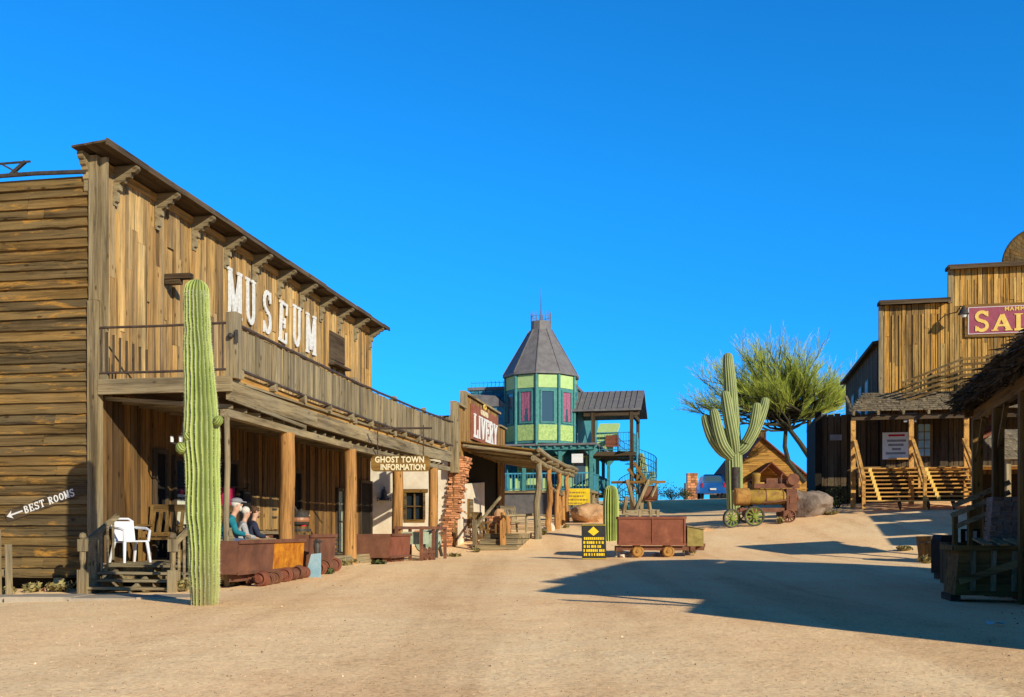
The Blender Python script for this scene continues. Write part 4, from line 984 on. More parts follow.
# steps
xs_, xe_ = sx_(861, -3.3), sx_(976, -3.3)
mb = MB(); nt_ = 9; ys = -4.75
for i in range(nt_):
    zz = 2.62+i*(zp-2.62)/nt_+.1; y = ys+i*.265
    for j in range(2): mb.box(xs_+U(-.03, .03), xe_, y+.14*j, y+.14*j+.132, zz-.05, zz)
    mb.box(xs_, xe_, y-.008, y-.002, zz-.045, zz-.004)
mb.build('porch_steps', 'orange_x', sl_)
for px in (862, 897, 925, 950, 972):
    x = sx_(px, -4)
    mb = MB(); mb.bar((x, ys-.05, 2.45), (x, -2.4, zp-.16), .06, .24); mb.build('stair_stringer', 'dark_y', sl_)
for px in (861, 921, 974):
    x = sx_(px, -4)+.0
    mb = MB(); mb.bar((x, ys-.1, 3.5), (x-.02, -2.43, zp+1.0), .12, .16); mb.bar((x, ys, 2.4), (x, ys, 3.5), .12, .12); mb.bar((x, ys+1.1, 2.9), (x, ys+1.1, 4.0), .08, .08); mb.bar((x, ys+.03, 3.05), (x, -2.43, zp+.5), .05, .12)
    mb.build('stair_rail', 'orange_y', sl_)
for px in (876, 934):
    x = sx_(px, -3.7)
    for i in range(1, nt_): MB().box(x-.04-.012*i, x+.09-.012*i, ys+i*.265-.02, ys+i*.265-.009, 2.62+(i-1)*(zp-2.62)/nt_+.09, 2.62+i*(zp-2.62)/nt_+.1).build('tread_stripe', 'sign_gold', sl_)
mb = MB()
for k in range(5): mb.bar((sx_(962, -1), -1.0, sz_(364)-.22*k), (sx_(1015, -1), -1.0, sz_(362)-.22*k), .05, .1)
for k in range(5): mb.bar((sx_(903, -1.5), -1.5, sz_(400)-.2*k+.55), (sx_(962, -1), -1.0, sz_(364)-.22*k), .05, .09)
for px, t_ in ((962, 364), (988, 363)): mb.box(sx_(px, -1)-.05, sx_(px, -1)+.05, -.97, -.87, 6.5, sz_(t_)+.1)
mb.build('stair_railing', 'brown_x', sl_)
# poster, window, small porch signs
mb = MB(); mb.box(sx_(882), sx_(910), -.14, -.10, sz_(459), sz_(432)); po = mb.build('poster', 'white_paint', sl_)
mb = MB(); x0, x1 = sx_(884), sx_(908); mb.box(x0+.15, x1-.15, -.15, -.142, sz_(436), sz_(434)); mb.build('poster_line', 'red_cloth', po)
mb = MB()
for i, (a, b) in enumerate(((.1, .1), (.15, .2), (.3, .3), (.05, .12))): mb.box(x0+a, x1-b, -.15, -.142, sz_(441.5+i*4.2), sz_(439.3+i*4.2))
mb.build('poster_line', 'ink_grey', po)
mb = MB(); mb.box(sx_(888), sx_(908), -.35, -.145, sz_(459.5), sz_(458)); mb.build('poster_shelf', 'orange_x', sl_)
mb = MB(); xw0, xw1 = sx_(917.5), sx_(930); mb.box(xw0-.08, xw1+.08, -.1, -.03, sz_(457), sz_(425)); f = mb.build('window', 'brown_z', sl_)
mb = MB(); [mb.box(xw0+(xw1-xw0)*i/2+.02, xw0+(xw1-xw0)*(i+1)/2-.02, -.115, -.102, sz_(456)+.34*j, sz_(456)+.34*j+.3) for i in range(2) for j in range(4)]; mb.build('pane', 'blue_panel', f)
mb = MB(); mb.box(sx_(937), sx_(948), -.06, -.035, zp, zp+2.2); mb.build('door', 'dark_z', sl_)
for a, b, c, d in ((872, 888, 419, 414), (903, 917, 418, 413.5), (903.5, 916, 422.5, 419)):
    mb = MB(); mb.box(sx_(a, -2.3), sx_(b, -2.3), -2.36, -2.32, Z(c, 39.7), Z(d, 39.7)); hb = mb.build('hanging_board', 'ink_grey', sl_)
    w_ = sx_(b, -2.3)-sx_(a, -2.3); MB().box(sx_(a, -2.3)+.1*w_, sx_(b, -2.3)-.12*w_, -2.366, -2.361, Z(c, 39.7)+.06, Z(d, 39.7)-.06).build('lettering', 'paper', hb)
mb = MB(); mb.box(-xa+.05, -xa+.1, -4, 12, 2, 3); mb.build('side_step', 'dark_y', sl_)

# ------------------------------------------------------------------ church
ch = thing('church', 'small orange-brown shingled chapel with a gabled porch and square belfry', 'church', (X(761, 75), 75, 3.7), 0, zabs=True)
def cX(px): return X(px, 75)-X(761, 75)
zA, zE = Z(438, 75), Z(481, 75); xL, xR = cX(728), cX(812)
mb = MB(); random.seed(9); z = 3.4
while z < zA-.1:
    lo_ = xL+.15 if z < zE else xL+.15+(z-zE)/(zA-zE)*(0-xL-.1); hi_ = xR-.15 if z < zE else xR-.15-(z-zE)/(zA-zE)*(xR-.1)
    x = lo_
    while x < hi_-.03:
        w_ = min(U(.6, 1.6), hi_-x); mb.hexa([(x, -.05, z), (x+w_-.006, -.05, z), (x+w_-.006, 0, z), (x, 0, z), (x, -.02, z+.165), (x+w_-.006, -.02, z+.165), (x+w_-.006, 0, z+.165), (x, 0, z+.165)]); x += w_
    z += .16
mb.build('front_wall', 'church_x', ch)
mb = MB(); mb.add([(xL+.2, .01, 3.2), (xR-.2, .01, 3.2), (xR-.2, .01, zE-.1), (0, .01, zA-.12), (xL+.2, .01, zE-.1), (xL+.2, 8, 3.2), (xR-.2, 8, 3.2), (xR-.2, 8, zE-.1), (0, 8, zA-.12), (xL+.2, 8, zE-.1)], [(0, 1, 2, 3, 4), (9, 8, 7, 6, 5), (1, 6, 7, 2), (4, 9, 5, 0)]); mb.build('body', 'brown_x', ch)
mb = MB()
for sg_, xe in ((-1, xL-.15), (1, xR+.15)):
    mb.hexa([(0, -.35, zA), (xe, -.35, zE-.1), (xe, 8.2, zE-.1), (0, 8.2, zA), (0, -.35, zA+.12), (xe, -.35, zE+.02), (xe, 8.2, zE+.02), (0, 8.2, zA+.12)] if sg_ > 0 else [(xe, -.35, zE-.1), (0, -.35, zA), (0, 8.2, zA), (xe, 8.2, zE-.1), (xe, -.35, zE+.02), (0, -.35, zA+.12), (0, 8.2, zA+.12), (xe, 8.2, zE+.02)])
mb.build('roof', 'redtrim', ch)
px0 = cX(765); pz, pe = Z(463, 73), Z(481, 73); wx = 1.45
mb = MB()
for sg_ in (-1, 1):
    q = [(px0, -2.0, pz), (px0+sg_*wx, -2.0, pe), (px0+sg_*wx, -.1, pe), (px0, -.1, pz)]
    q2 = [(a, b, c+.09) for a, b, c in q]; mb.hexa(q+q2 if sg_ > 0 else [q[1], q[0], q[3], q[2], q2[1], q2[0], q2[3], q2[2]])
mb.build('porch_roof', 'redtrim', ch)
mb = MB(); mb.box(px0-wx+.15, px0+wx-.15, -.07, -.06, 3.4, pe+.1); mb.build('porch_dark_panel', 'dark_room', ch)  # thin near-black sheet laid on the wall behind the porch posts
for sg_ in (-1, 1): MB().box(px0+sg_*(wx-.15)-.06, px0+sg_*(wx-.15)+.06, -1.95, -1.83, 3.4, pe).build('porch_post', 'orange_y', ch)
mb = MB(); mb.box(px0-wx+.2, px0+wx-.2, -1.9, -1.85, pe-.2, pe-.08); mb.box(px0-wx+.2, px0+wx-.2, -1.9, -1.85, pe-.65, pe-.55); mb.build('porch_rail', 'orange_x', ch)
bx0, bx1 = cX(757)+.15, cX(771)+.2
mb = MB(); mb.box(bx0, bx1, 2.2, 3.0, zA-.5, Z(431, 77)); boards(mb, 2, bx0-.02, bx1+.02, zA-.4, Z(432, 77), 2.2, .03, (.12, .16)); bf = mb.build('belfry', 'brown_z', ch)
mb = MB(); mb.box(bx0-.1, bx1+.1, 2.1, 3.1, Z(431, 77), Z(429.5, 77)); mb.box(bx0-.02, bx0+.08, 2.2, 2.3, Z(429.5, 77), Z(424, 77)); mb.build('belfry_cap', 'dark_x', bf)
# ------------------------------------------------------------------ cacti
def dome(path, r, n=7, tip=.9):   # finish a stem with a rounded tip
    a, b = Vector(path[-2]), Vector(path[-1]); d = (b-a).normalized(); rad = []
    P_ = list(path)
    for i in range(1, n+1):
        t = PI/2*i/n; P_.append(tuple(b+d*r*tip*math.sin(t))); rad.append(r*max(.04, math.cos(t)))
    return P_, rad
def stem(mb, path, radii, ribs=18, seg=8, cork=None, depth=.13):
    p, r = dome(path, radii[-1]); ck = (cork or [0]*len(path))+[0]*(len(p)-len(path))
    mb.tube(p, list(radii)+r, ribs*seg//2, rib=ribs, cork=ck, depth=depth)
def smooth_path(ctrl, k=5):   # Catmull-Rom with radius in the 4th slot
    c = [ctrl[0]]+list(ctrl)+[ctrl[-1]]; out = []
    for i in range(1, len(c)-2):
        for j in range(k):
            t = j/k; q = []
            for a in range(4):
                p0, p1, p2, p3 = (c[i-1][a], c[i][a], c[i+1][a], c[i+2][a])
                q.append(.5*(2*p1+(p2-p0)*t+(2*p0-5*p1+4*p2-p3)*t*t+(3*p1-p0-3*p2+p3)*t**3))
            out.append(q)
    out.append(list(c[-2])); return [tuple(q[:3]) for q in out], [q[3] for q in out]
YC = 13.3; c0 = (X(204.5, YC), YC, .5)
sg1 = thing('saguaro_cactus', 'tall single-stemmed green saguaro standing in front of the museum porch', 'cactus', c0, 0, zabs=True)
prof = [(603, 204.5, 13.0), (590, 204.5, 13.6), (570, 204, 14.4), (540, 203.5, 15.2), (510, 203, 15.8), (470, 202.5, 16.2), (440, 201.5, 16.6), (420, 201, 15.8), (400, 200.5, 15.2), (370, 199, 14.2), (350, 198.4, 13.2), (335, 198, 12.0), (318, 197.5, 12.0), (300, 197, 11.9), (291, 197, 11.6)]
ctrl = [((a-204.5)/1000*YC, 0, Z(y, YC), r*YC/1000*1.06) for y, a, r in prof]; ctrl[0] = (ctrl[0][0], 0, .42, ctrl[0][3])
p, r = smooth_path(ctrl, 4); random.seed(2)
mb = MB(); stem(mb, p, [q*(1+U(-.012, .012)) for q in r], 20, 10, cork=[max(0, min(1, (1.5-q[2])/.9))*1.1 for q in p], depth=.15)
from mathutils import noise as NZ
mb.v = [(x+.022*NZ.noise((x*3, y*3, z*1.6))+.010*NZ.noise((x*11, y*11, z*7)), y+.022*NZ.noise((x*3+9, y*3, z*1.6))+.010*NZ.noise((x*11, y*11+5, z*7)), z) for x, y, z in mb.v]
sp = MB(); rs_ = random.Random(19); nr = 100; ring0 = 0
for i in range(2, len(p)-2):
    for k in range(20):
        for h_ in range(5):
            f = (h_+rs_.random()*.6)/5; a_ = Vector(mb.v[i*nr+k*5]); b_ = Vector(mb.v[(i+1)*nr+k*5]); q = a_+(b_-a_)*f
            o2 = Vector((q.x-p[i][0], q.y-p[i][1], 0)).normalized(); t2 = Vector((-o2.y, o2.x, 0))
            for m_ in range(3):
                d_ = (o2*rs_.uniform(.3, 1)+t2*rs_.uniform(-1, 1)+Vector((0, 0, rs_.uniform(-1, .6)))).normalized()*rs_.uniform(.014, .030); w2 = d_.cross(o2+Vector((0, 0, .3))).normalized()*.0014
                sp.add([q-w2, q+w2, q+d_], [(0, 1, 2)])
sp.build('spines', 'cream_cloth', sg1)['kind'] = 'stuff'
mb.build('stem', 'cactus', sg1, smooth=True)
for px, py, rr_ in ((221.5, 421, 5.0), (191, 437, 5.6), (184, 448, 5.8)):
    mb = MB(); x = X(px, YC)-c0[0]; zz = Z(py, YC); q = rr_*YC/1000
    mb.tube([(x-math.copysign(q*.9, x), -.12, zz-q*.6), (x-math.copysign(q*.3, x), -.12, zz-q*.4), (x, -.13, zz), (x+math.copysign(q*.3, x), -.13, zz+q*.5), (x+math.copysign(q*.42, x), -.13, zz+q*.8)], [q*.6, q*.95, q, q*.7, q*.15], 40, rib=12, depth=.08)
    mb.build('arm_bud', 'cactus', sg1, smooth=True)
YB = 42.5; b0 = (X(734, YB), YB, gz(X(734, YB), YB))
sg2 = thing('saguaro_cactus', 'many-armed saguaro rising behind the steam engine', 'cactus', b0, 0, zabs=True)
def cs(lst, y=YB): return [((px-734)/1000*y, dy, Z(py, y), rr*y/1000) for px, py, rr, dy in lst]
ms = cs([(735, 510, 7.2, 0), (734.5, 490, 7.6, 0), (734, 465, 7.8, 0), (733, 440, 7.4, 0), (731.5, 410, 6.6, 0), (730, 385, 6.0, 0), (728.5, 365, 5.2, 0), (728, 357, 4.4, 0)])
p, r = smooth_path(ms, 3); mb = MB(); stem(mb, p, [q*1.08 for q in r], 16, 8, depth=.08); mb.build('stem', 'cactus_far', sg2, smooth=True)
for lst in ([(731, 456, 4.5, -.2), (722, 452, 5.6, -.3), (712, 440, 5.6, -.35), (706, 426, 4.8, -.35), (704, 419, 4, -.35)],
            [(729, 456, 4.5, -.35), (720, 446, 5.6, -.55), (715, 432, 5.2, -.6), (712, 418, 4.6, -.6), (711, 414, 4.0, -.6)],
            [(733, 452, 4.5, -.35), (730, 440, 5.4, -.6), (726, 420, 5.4, -.65), (723, 402, 4.8, -.65), (722, 397, 4.2, -.65)],
            [(736, 452, 4.6, -.1), (742, 448, 5.4, -.2), (750, 436, 5.4, -.25), (757, 422, 5.2, -.25), (762, 408, 4.6, -.25), (763.5, 402, 4, -.25)],
            [(744, 443, 4.2, -.35), (750, 430, 4.6, -.5), (753, 416, 4.6, -.5), (754, 408, 4, -.5)],
            [(736, 448, 4.2, .3), (738, 436, 4.6, .45), (737, 425, 4.4, .5), (736, 419, 3.6, .5)],
            [(731, 440, 3.8, .3), (722, 428, 4, .5), (719, 416, 3.6, .5)]):
    p, r = smooth_path(cs(lst), 3); mb = MB(); stem(mb, p, [q*1.1 for q in r], 12, 8, depth=.08); mb.build('arm', 'cactus_far', sg2, smooth=True)
YD = 35.5; d0 = (X(611, YD), YD, gz(X(611, YD), YD))
sg3 = thing('barrel_cactus', 'stout columnar cactus behind the yellow and black notice', 'cactus', d0, 0, zabs=True)
zt = Z(488, YD); mb = MB(); p, r = smooth_path([(0, 0, d0[2]-.1, .25), (0, 0, d0[2]+.5, .28), (.0, 0, zt-.5, .285), (0, 0, zt-.12, .24)], 4); stem(mb, p, r, 18, 10, depth=.2); mb.build('stem', 'cactus', sg3, smooth=True)
YE = 60; e0 = (X(645, YE), YE, gz(X(645, YE), YE))
sg4 = thing('saguaro_cactus', 'distant saguaro with one low arm beyond the timber hoist', 'cactus', e0, 0, zabs=True)
mb = MB(); stem(mb, *smooth_path([(0, 0, e0[2]-.2, .3), (0, 0, Z(490, YE), .3), (-.1, 0, Z(470, YE), .26), (-.25, 0, Z(456, YE), .2)], 3), 14, 8); mb.build('stem', 'cactus_far', sg4, smooth=True)
mb = MB(); stem(mb, *smooth_path([(.1, -.2, Z(485, YE), .16), (.35, -.3, Z(480, YE), .2), (.4, -.3, Z(474, YE), .17)], 3), 12, 8); mb.build('arm', 'cactus_far', sg4, smooth=True)

# ------------------------------------------------------------------ palo verde tree
def palo_verde():
    rnd = random.Random(14); YT = 68
    base = Vector((X(806, YT), YT, gz(X(806, YT), YT)-.2))
    t = thing('palo_verde_tree', 'wispy yellow-green palo verde tree between the chapel and saloon', 'tree', base, 0, zabs=False)
    tr = MB(); lf = MB(); tips = []
    def P(px, py, dy=0): return Vector((X(px, YT)-base.x, dy, Z(py, YT)))
    def limb(pts, r0, r1, mbx=tr):
        n = len(pts); mbx.tube(pts, [r0+(r1-r0)*i/(n-1) for i in range(n)], 7)
    def wob(a, b, n=6, k=.08):
        L_ = (b-a).length
        return [a+(b-a)*i/n+Vector((rnd.uniform(-k, k), rnd.uniform(-k, k), rnd.uniform(-k, k)))*L_*(0 < i < n) for i in range(n+1)]
    main = [[P(812, 505), P(812, 478), P(810, 458), P(800, 443), P(790, 430), P(784, 414)],
            [P(811, 472, -.2), P(812, 450, -.2), P(808, 432, -.2), P(808, 416, -.3), P(813, 404, -.4)],
            [P(806, 482, .2), P(798, 472, .3), P(790, 462, .3), P(786, 446, .3), P(787, 430, .3), P(782, 420, .3)]]
    for m, r0 in zip(main, (.17, .15, .15)): limb(m, r0*1.36, r0*.8)
    # secondary limbs fan out to the crown
    crowns = []
    for _ in range(135):
        s = rnd.choice([main[0][-1], main[1][-1], main[2][-1], main[0][-2], main[1][-2]])
        ang = rnd.uniform(-1, 1); d_ = rnd.uniform(-1, 1)
        px = 776+ (74*ang if ang > 0 else 84*ang); py = min(406, 364+ 38*abs(ang)**2+rnd.uniform(-17, 36))
        if px < 730: py = max(py, 374)
        e = P(px, py, 3.5*d_*(1-.5*abs(ang)))
        w_ = wob(s, e, 6, .05)
        for i, q in enumerate(w_): q.z -= .3*math.sin(PI*i/6)*(.4+abs(ang)*.5)
        limb(w_, .085, .02); crowns.append(w_)
    # twigs, each a plume of thin green strips swept up and outward
    C_ = P(785, 420)
    for w_ in crowns:
        for _ in range(16):
            k = rnd.uniform(2.2, 6); i = min(5, int(k)); s = w_[i]+(w_[i+1]-w_[i])*(k-i)
            out = (s-C_); out.y *= .8; out = out.normalized()
            d = (out*.8+Vector((rnd.uniform(-.6, .6), rnd.uniform(-.6, .6), rnd.uniform(.0, .9)))).normalized(); L_ = rnd.uniform(.8, 1.8)
            e = s+d*L_; tw = wob(s, e, 3, .05); limb(tw, .018, .006, tr if rnd.random() < .25 else lf)
            for _ in range(23):
                k = rnd.uniform(.2, 3); i = min(2, int(k)); b = tw[i]+(tw[i+1]-tw[i])*(k-i)
                dd = (d+Vector((rnd.uniform(-.6, .6), rnd.uniform(-.6, .6), rnd.uniform(-.25, .6)))).normalized(); l = rnd.uniform(.2, .6); wd = rnd.uniform(.004, .009)
                sd_ = dd.cross(Vector((rnd.uniform(-1, 1), rnd.uniform(-1, 1), rnd.uniform(-1, 1)))).normalized()*wd
                lf.add([b-sd_, b+sd_, b+dd*l+sd_*.5, b+dd*l-sd_*.5], [(0, 1, 2, 3)])
    ZOFF[t.name] = base.z
    tr.build('trunk', 'bark', t, smooth=True); lf.build('crown', 'leaf', t)
palo_verde()

def bush(name, label, loc, r, h, nleaf, mat='bush_leaf', cat='shrub', group=None, seed=1):
    rnd = random.Random(seed); t = thing(name, label, cat, loc, 0, group, zabs=False); lf = MB(); st = MB()
    for _ in range(max(6, nleaf//40)):
        a = rnd.uniform(0, 2*PI); e = Vector((math.cos(a)*r*rnd.uniform(.2, 1), math.sin(a)*r*rnd.uniform(.2, 1), h*rnd.uniform(.5, 1))); st.tube([(0, 0, -.05), e*.5+Vector((0, 0, .1*h)), e], [.02, .012, .006], 4)
        for _ in range(40):
            c = e*rnd.uniform(.35, 1.05)+Vector((rnd.gauss(0, .2*r), rnd.gauss(0, .2*r), rnd.gauss(0, .12*h))); s = rnd.uniform(.03, .07)*max(1, r)
            if c.z < 0: c.z = .05
            u = Vector((rnd.uniform(-1, 1), rnd.uniform(-1, 1), rnd.uniform(-1, 1))).normalized()*s; v = u.cross(Vector((rnd.random(), rnd.random(), rnd.random()))).normalized()*s*.5
            lf.add([c-u, c+v, c+u, c-v], [(0, 1, 2, 3)])
    st.build('stems', 'bark', t); lf.build('foliage', mat, t); ZOFF[t.name] = 0
    return t
for px, y, r_, h_, sd_, lab in ((655, 66, 1.0, 1.5, 3, 'ragged dark desert bush on the crest right of the timber hoist'), (672, 74, 1.3, .9, 4, 'low dark bush on the skyline between hoist and blue truck'), (686, 66, .8, .7, 5, 'small dark bush at the foot of the stone pillar')):
    bush('desert_bush', lab, G(px, y), r_, h_, 500, seed=sd_)
for px, y, r_, h_, sd_, lab in ((838, 40.6, .8, .9, 6, 'tangled scrub under the dark wing left of the saloon steps'), (828, 39.6, .6, .5, 8, 'low scrub just right of the grey boulder'), (800, 42.5, .7, .8, 7, 'leafy scrub behind the grey boulder'), (327, 19.9, .12, .10, 9, 'tuft of weeds beside the rusty wheels'), (378, 23.2, .2, .07, 10, 'tuft of weeds in front of the leftmost brown ore tub')):
    bush('scrub', lab, G(px, y), r_, h_, 300, seed=sd_)

for i, (px, y) in enumerate(((6, 16.9), (30, 17.1), (62, 17.2), (181, 16.3), (232, 17.4), (345, 22.6), (372, 25.5), (430, 29.5), (455, 31.5), (478, 33.5), (500, 34.6), (545, 37.6), (566, 41), (600, 31.2), (690, 31), (780, 37), (832, 38.2), (905, 29.5), (925, 25.8), (955, 20.6))):
    bush('dry_weed', 'small dry weed clump growing at the foot of walls and posts', G(px, y), .16+.05*(i % 3), .10+.04*(i % 4), 100, mat='weed', group='dry weed clumps along the street edges', seed=50+i)
# ------------------------------------------------------------------ rocks
def rock(name, label, loc, size, mat, seed, cat='boulder', group=None, flat=.75, par=None):
    rnd = random.Random(seed); bm = bmesh.new(); bmesh.ops.create_icosphere(bm, subdivisions=4 if max(size) > .5 else 2, radius=1)
    from mathutils import noise
    off = Vector((rnd.uniform(0, 50),)*3)
    cuts = [(Vector((rnd.gauss(0, 1), rnd.gauss(0, 1), rnd.gauss(0, 1))).normalized(), rnd.uniform(.55, .85)) for _ in range(9)]
    for v in bm.verts:
        p = v.co.copy()
        for n_, d in cuts:
            k = p.dot(n_)-d
            if k > 0: p -= n_*k*.9
        p *= 1+.22*noise.noise(p*1.6+off)+.10*noise.noise(p*4+off)+.04*noise.noise(p*10+off)
        v.co = Vector((p.x*size[0], p.y*size[1], (p.z+.55)*size[2]))
    me = bpy.data.meshes.new(name); bm.to_mesh(me); bm.free(); me.materials.append(MATS[mat])
    me.polygons.foreach_set('use_smooth', [True]*len(me.polygons))
    try: me.set_sharp_from_angle(angle=R(28))
    except Exception: pass
    o = bpy.data.objects.new(name, me); COL.objects.link(o); o.location = loc; o.rotation_euler = (0, 0, rnd.uniform(0, 6))
    if max(size) > .5: o.rotation_euler = (0, 0, 0)
    return tag(o, label, cat, group)
rock('boulder', 'big grey split boulder in front of the dark saloon wing', G(808, 38.6, -.1), (1.0, .8, .80), 'rock_grey', 12)
rock('boulder', 'long layered tan boulder below the green porch', G(590, 44.5, -.1), (1.02, .8, .62), 'rock_tan', 21)
for px, y, s, sd_ in ((628.5, 30.3, .16, 1), (622.5, 30.2, .15, 2), (657, 30.6, .12, 3), (662, 30.4, .11, 4), (653.5, 30.3, .10, 5), (687, 30.6, .10, 6), (616, 30.3, .09, 7)):
    rock('pale_stone', 'pale loose stone on the dirt around the mine car wheels', G(px, y, -.03), (s*1.2, s, s*.8), 'stone_white', sd_, 'stone', 'pale stones around the central mine car')
for px, y, s, sd_ in ((38, 17.4, .10, 11), (46, 17.45, .13, 12), (52, 17.4, .09, 13), (24, 17.45, .08, 14)):
    rock('foundation_stone', 'tan stone lying below the museum side wall boards', G(px, y, -.04), (s*.9, s*.8, s*.6), 'rock_tan', sd_, 'stone', 'stones under the museum side wall')
for i in range(6):
    x, y = -4.5+i*.35+U(-.25, .25), 16.2+i*.1+U(-.35, .2)
    rock('edge_stone', 'small tan stone along the porch edge near the tall saguaro', (x, y, gz(x, y)-.02), (.045, .04, .025), 'rock_tan', 30+i, 'stone', 'small stones along the porch edge')
for px, y, lab, s in ((541, 38.2, 'white stone at the foot of the log canopy posts', .22), (551, 39.5, 'pale rounded stone between two canopy posts', .2)):
    rock('post_stone', lab, G(px, y, -.05), (s, s, s*1.2), 'stone_white', int(px), 'stone')
for px, y, lab, mt in ((628, 36.8, 'white stone behind the stout cactus', 'stone_white'), (706, 37.0, 'low tan rock slab at the shadow edge left of the steam engine', 'rock_tan')):
    rock('small_rock', lab, G(px, y, -.05), (.26 if px < 650 else .5, .25, .22 if px < 650 else .12), mt, int(px), 'stone')

# ------------------------------------------------------------------ ore cars
def wheel(mb_, c, r, wd, axis):  # flanged iron wheel
    mb_.lathe([(r*.12, -wd*.75), (r*.28, -wd*.75), (r*.30, -wd*.3), (r*.78, -wd*.3), (r*.80, -wd*.55), (r*.92, -wd*.5), (r*.93, wd*.35), (r*1.1, wd*.4), (r*1.1, wd*.6), (r*.12, wd*.6)], c, 20, axis)
YO = 30.2; og = G(654, YO)
oc_ = thing('mine_car', 'reddish steel mine car with plank tail box standing mid-street', 'mine car', og, R(-3), zabs=False)
mb = MB(); L_, w_, zb_, zt_ = 1.98, .95, .36, 1.20; x0 = X(618, YO)-og[0]; x1 = x0+L_
for y_ in (-w_/2, w_/2-.03): mb.box(x0, x1, y_, y_+.03, zb_, zt_)
mb.box(x0, x0+.03, -w_/2+.031, w_/2-.031, zb_, zt_); mb.box(x1-.03, x1, -w_/2+.031, w_/2-.031, zb_, zt_); mb.box(x0+.031, x1-.031, -w_/2+.031, w_/2-.031, zb_, zb_+.03)
tb = mb.build('tub', 'rust_red', oc_)
mb = MB()
for x in (x0, x0+.98, x1-.05): mb.box(x, x+.05, -w_/2-.025, -w_/2-.001, zb_+.05, zt_-.06)
mb.box(x0-.02, x1+.02, -w_/2-.035, -w_/2-.002, zt_-.06, zt_+.01); mb.box(x0-.02, x1+.02, -w_/2-.035, -w_/2-.002, zb_-.01, zb_+.05); mb.box(x0-.02, x1+.02, w_/2+.002, w_/2+.03, zt_-.06, zt_+.01)
mb.box(x0-.03, x0-.002, -w_/2, w_/2, zt_-.06, zt_+.01); mb.box(x1+.002, x1+.03, -w_/2, w_/2, zt_-.06, zt_+.01)
mb.build('tub_rib', 'rust_red', tb)
mb = MB(); mb.box(x0+.1, x1+.15, -.36, -.28, .2, .325); mb.box(x0+.1, x1+.15, .28, .36, .2, .325); mb.box(x1+.15, x1+.3, -.4, .4, .18, .33); mb.box(x0-.08, x0+.1, -.4, .4, .18, .33); mb.build('chassis', 'rust', oc_)
for x in (X(637, YO)-og[0], X(667, YO)-og[0]):
    for y_, sgn in ((-.40, 1), (.40, -1)):
        mb = MB(); wheel(mb, (0, 0, 0), .17, .07*1, 1)
        o = mb.build('wheel', 'wheel_rust', oc_, smooth=True); o.location = (x, y_, .175); o.rotation_euler = (0, 0, 0 if sgn > 0 else PI)
    MB().cyl((x, -.38, .175), .03, .76, 8, 1).build('axle', 'rust', oc_)
mb = MB(); xb_ = x1+.06; mb.prism([(.33, xb_), (.92, xb_), (.82, xb_+.48), (.33, xb_+.48)], 1, -.38, .38); bx = mb.build('tail_box', 'tail_wood', oc_)
mb = MB(); mb.hexa([(xb_-.02, -.42, .925), (xb_+.52, -.42, .82), (xb_+.52, .42, .82), (xb_-.02, .42, .925), (xb_-.02, -.42, .955), (xb_+.52, -.42, .85), (xb_+.52, .42, .85), (xb_-.02, .42, .955)]); mb.build('lid', 'grey_x', bx)
mb = MB(); mb.box(x1+.36, x1+.6, -.1, .1, .2, .34); mb.tube([(x1+.6, 0, .28), (x1+.62, 0, .4)], .03, 6); mb.build('coupling', 'rust', oc_)
# leaning notice
YN = 28.8; ng = G(594, YN)
nb = thing('notice_board', 'yellow and black notice with an arrow leaning beside the stout cactus', 'sign', ng, R(4), zabs=False)
mb = MB(); mb.hexa([(-.34, 0, 0), (.36, 0, 0), (.36, .04, 0), (-.34, .04, 0), (-.34, .14, 1.0), (.36, .14, 1.02), (.36, .18, 1.02), (-.34, .18, 1.0)]); bd = mb.build('board', 'black', nb)
mb = MB()
def NB(x, z, e=.006): return (x, .14*z-e, z)
def nq(xa, xb, za, zb): mb.add([NB(xa, za), NB(xb, za), NB(xb, zb), NB(xa, zb)], [(0, 1, 2, 3)])
mb.add([NB(-.16, .80), NB(.0, .68), NB(.16, .80), NB(.0, .95)], [(0, 1, 2, 3)]); mb.build('arrow', 'yellow_paint', bd)
for i, (a, b) in enumerate(((-.28, .30), (-.30, .32), (-.29, .24), (-.30, .32), (-.29, .31))):
    mb = MB(); zz = .60-.115*i; x = a
    while x < b: q = U(.03, .06); nq(x, min(x+q, b), zz-.036, zz+.04); x += q+(.012 if U(0, 1) > .2 else .04)
    mb.build('text_line', 'yellow_paint', bd)
mb = MB(); nq(-.34, .36, .985, 1.0); nq(-.34, .36, .015, .03); mb.build('edge_line', 'yellow_paint', bd)
ws = G(616, 30.2); mb = MB(); mb.hexa([(0, 0, .15), (.22, .02, .15), (.22, .04, .15), (0, .02, .15), (0, .05, .29), (.22, .07, .28), (.22, .09, .28), (0, .07, .29)]); mb.box(.02, .05, .04, .07, -.02, .15); mb.box(.17, .2, .05, .08, -.02, .15)
o = mb.build('small_plaque', 'stone_white'); o.location = ws; tag(o, 'small pinkish plaque on short stakes between the notice and mine car', 'plaque')
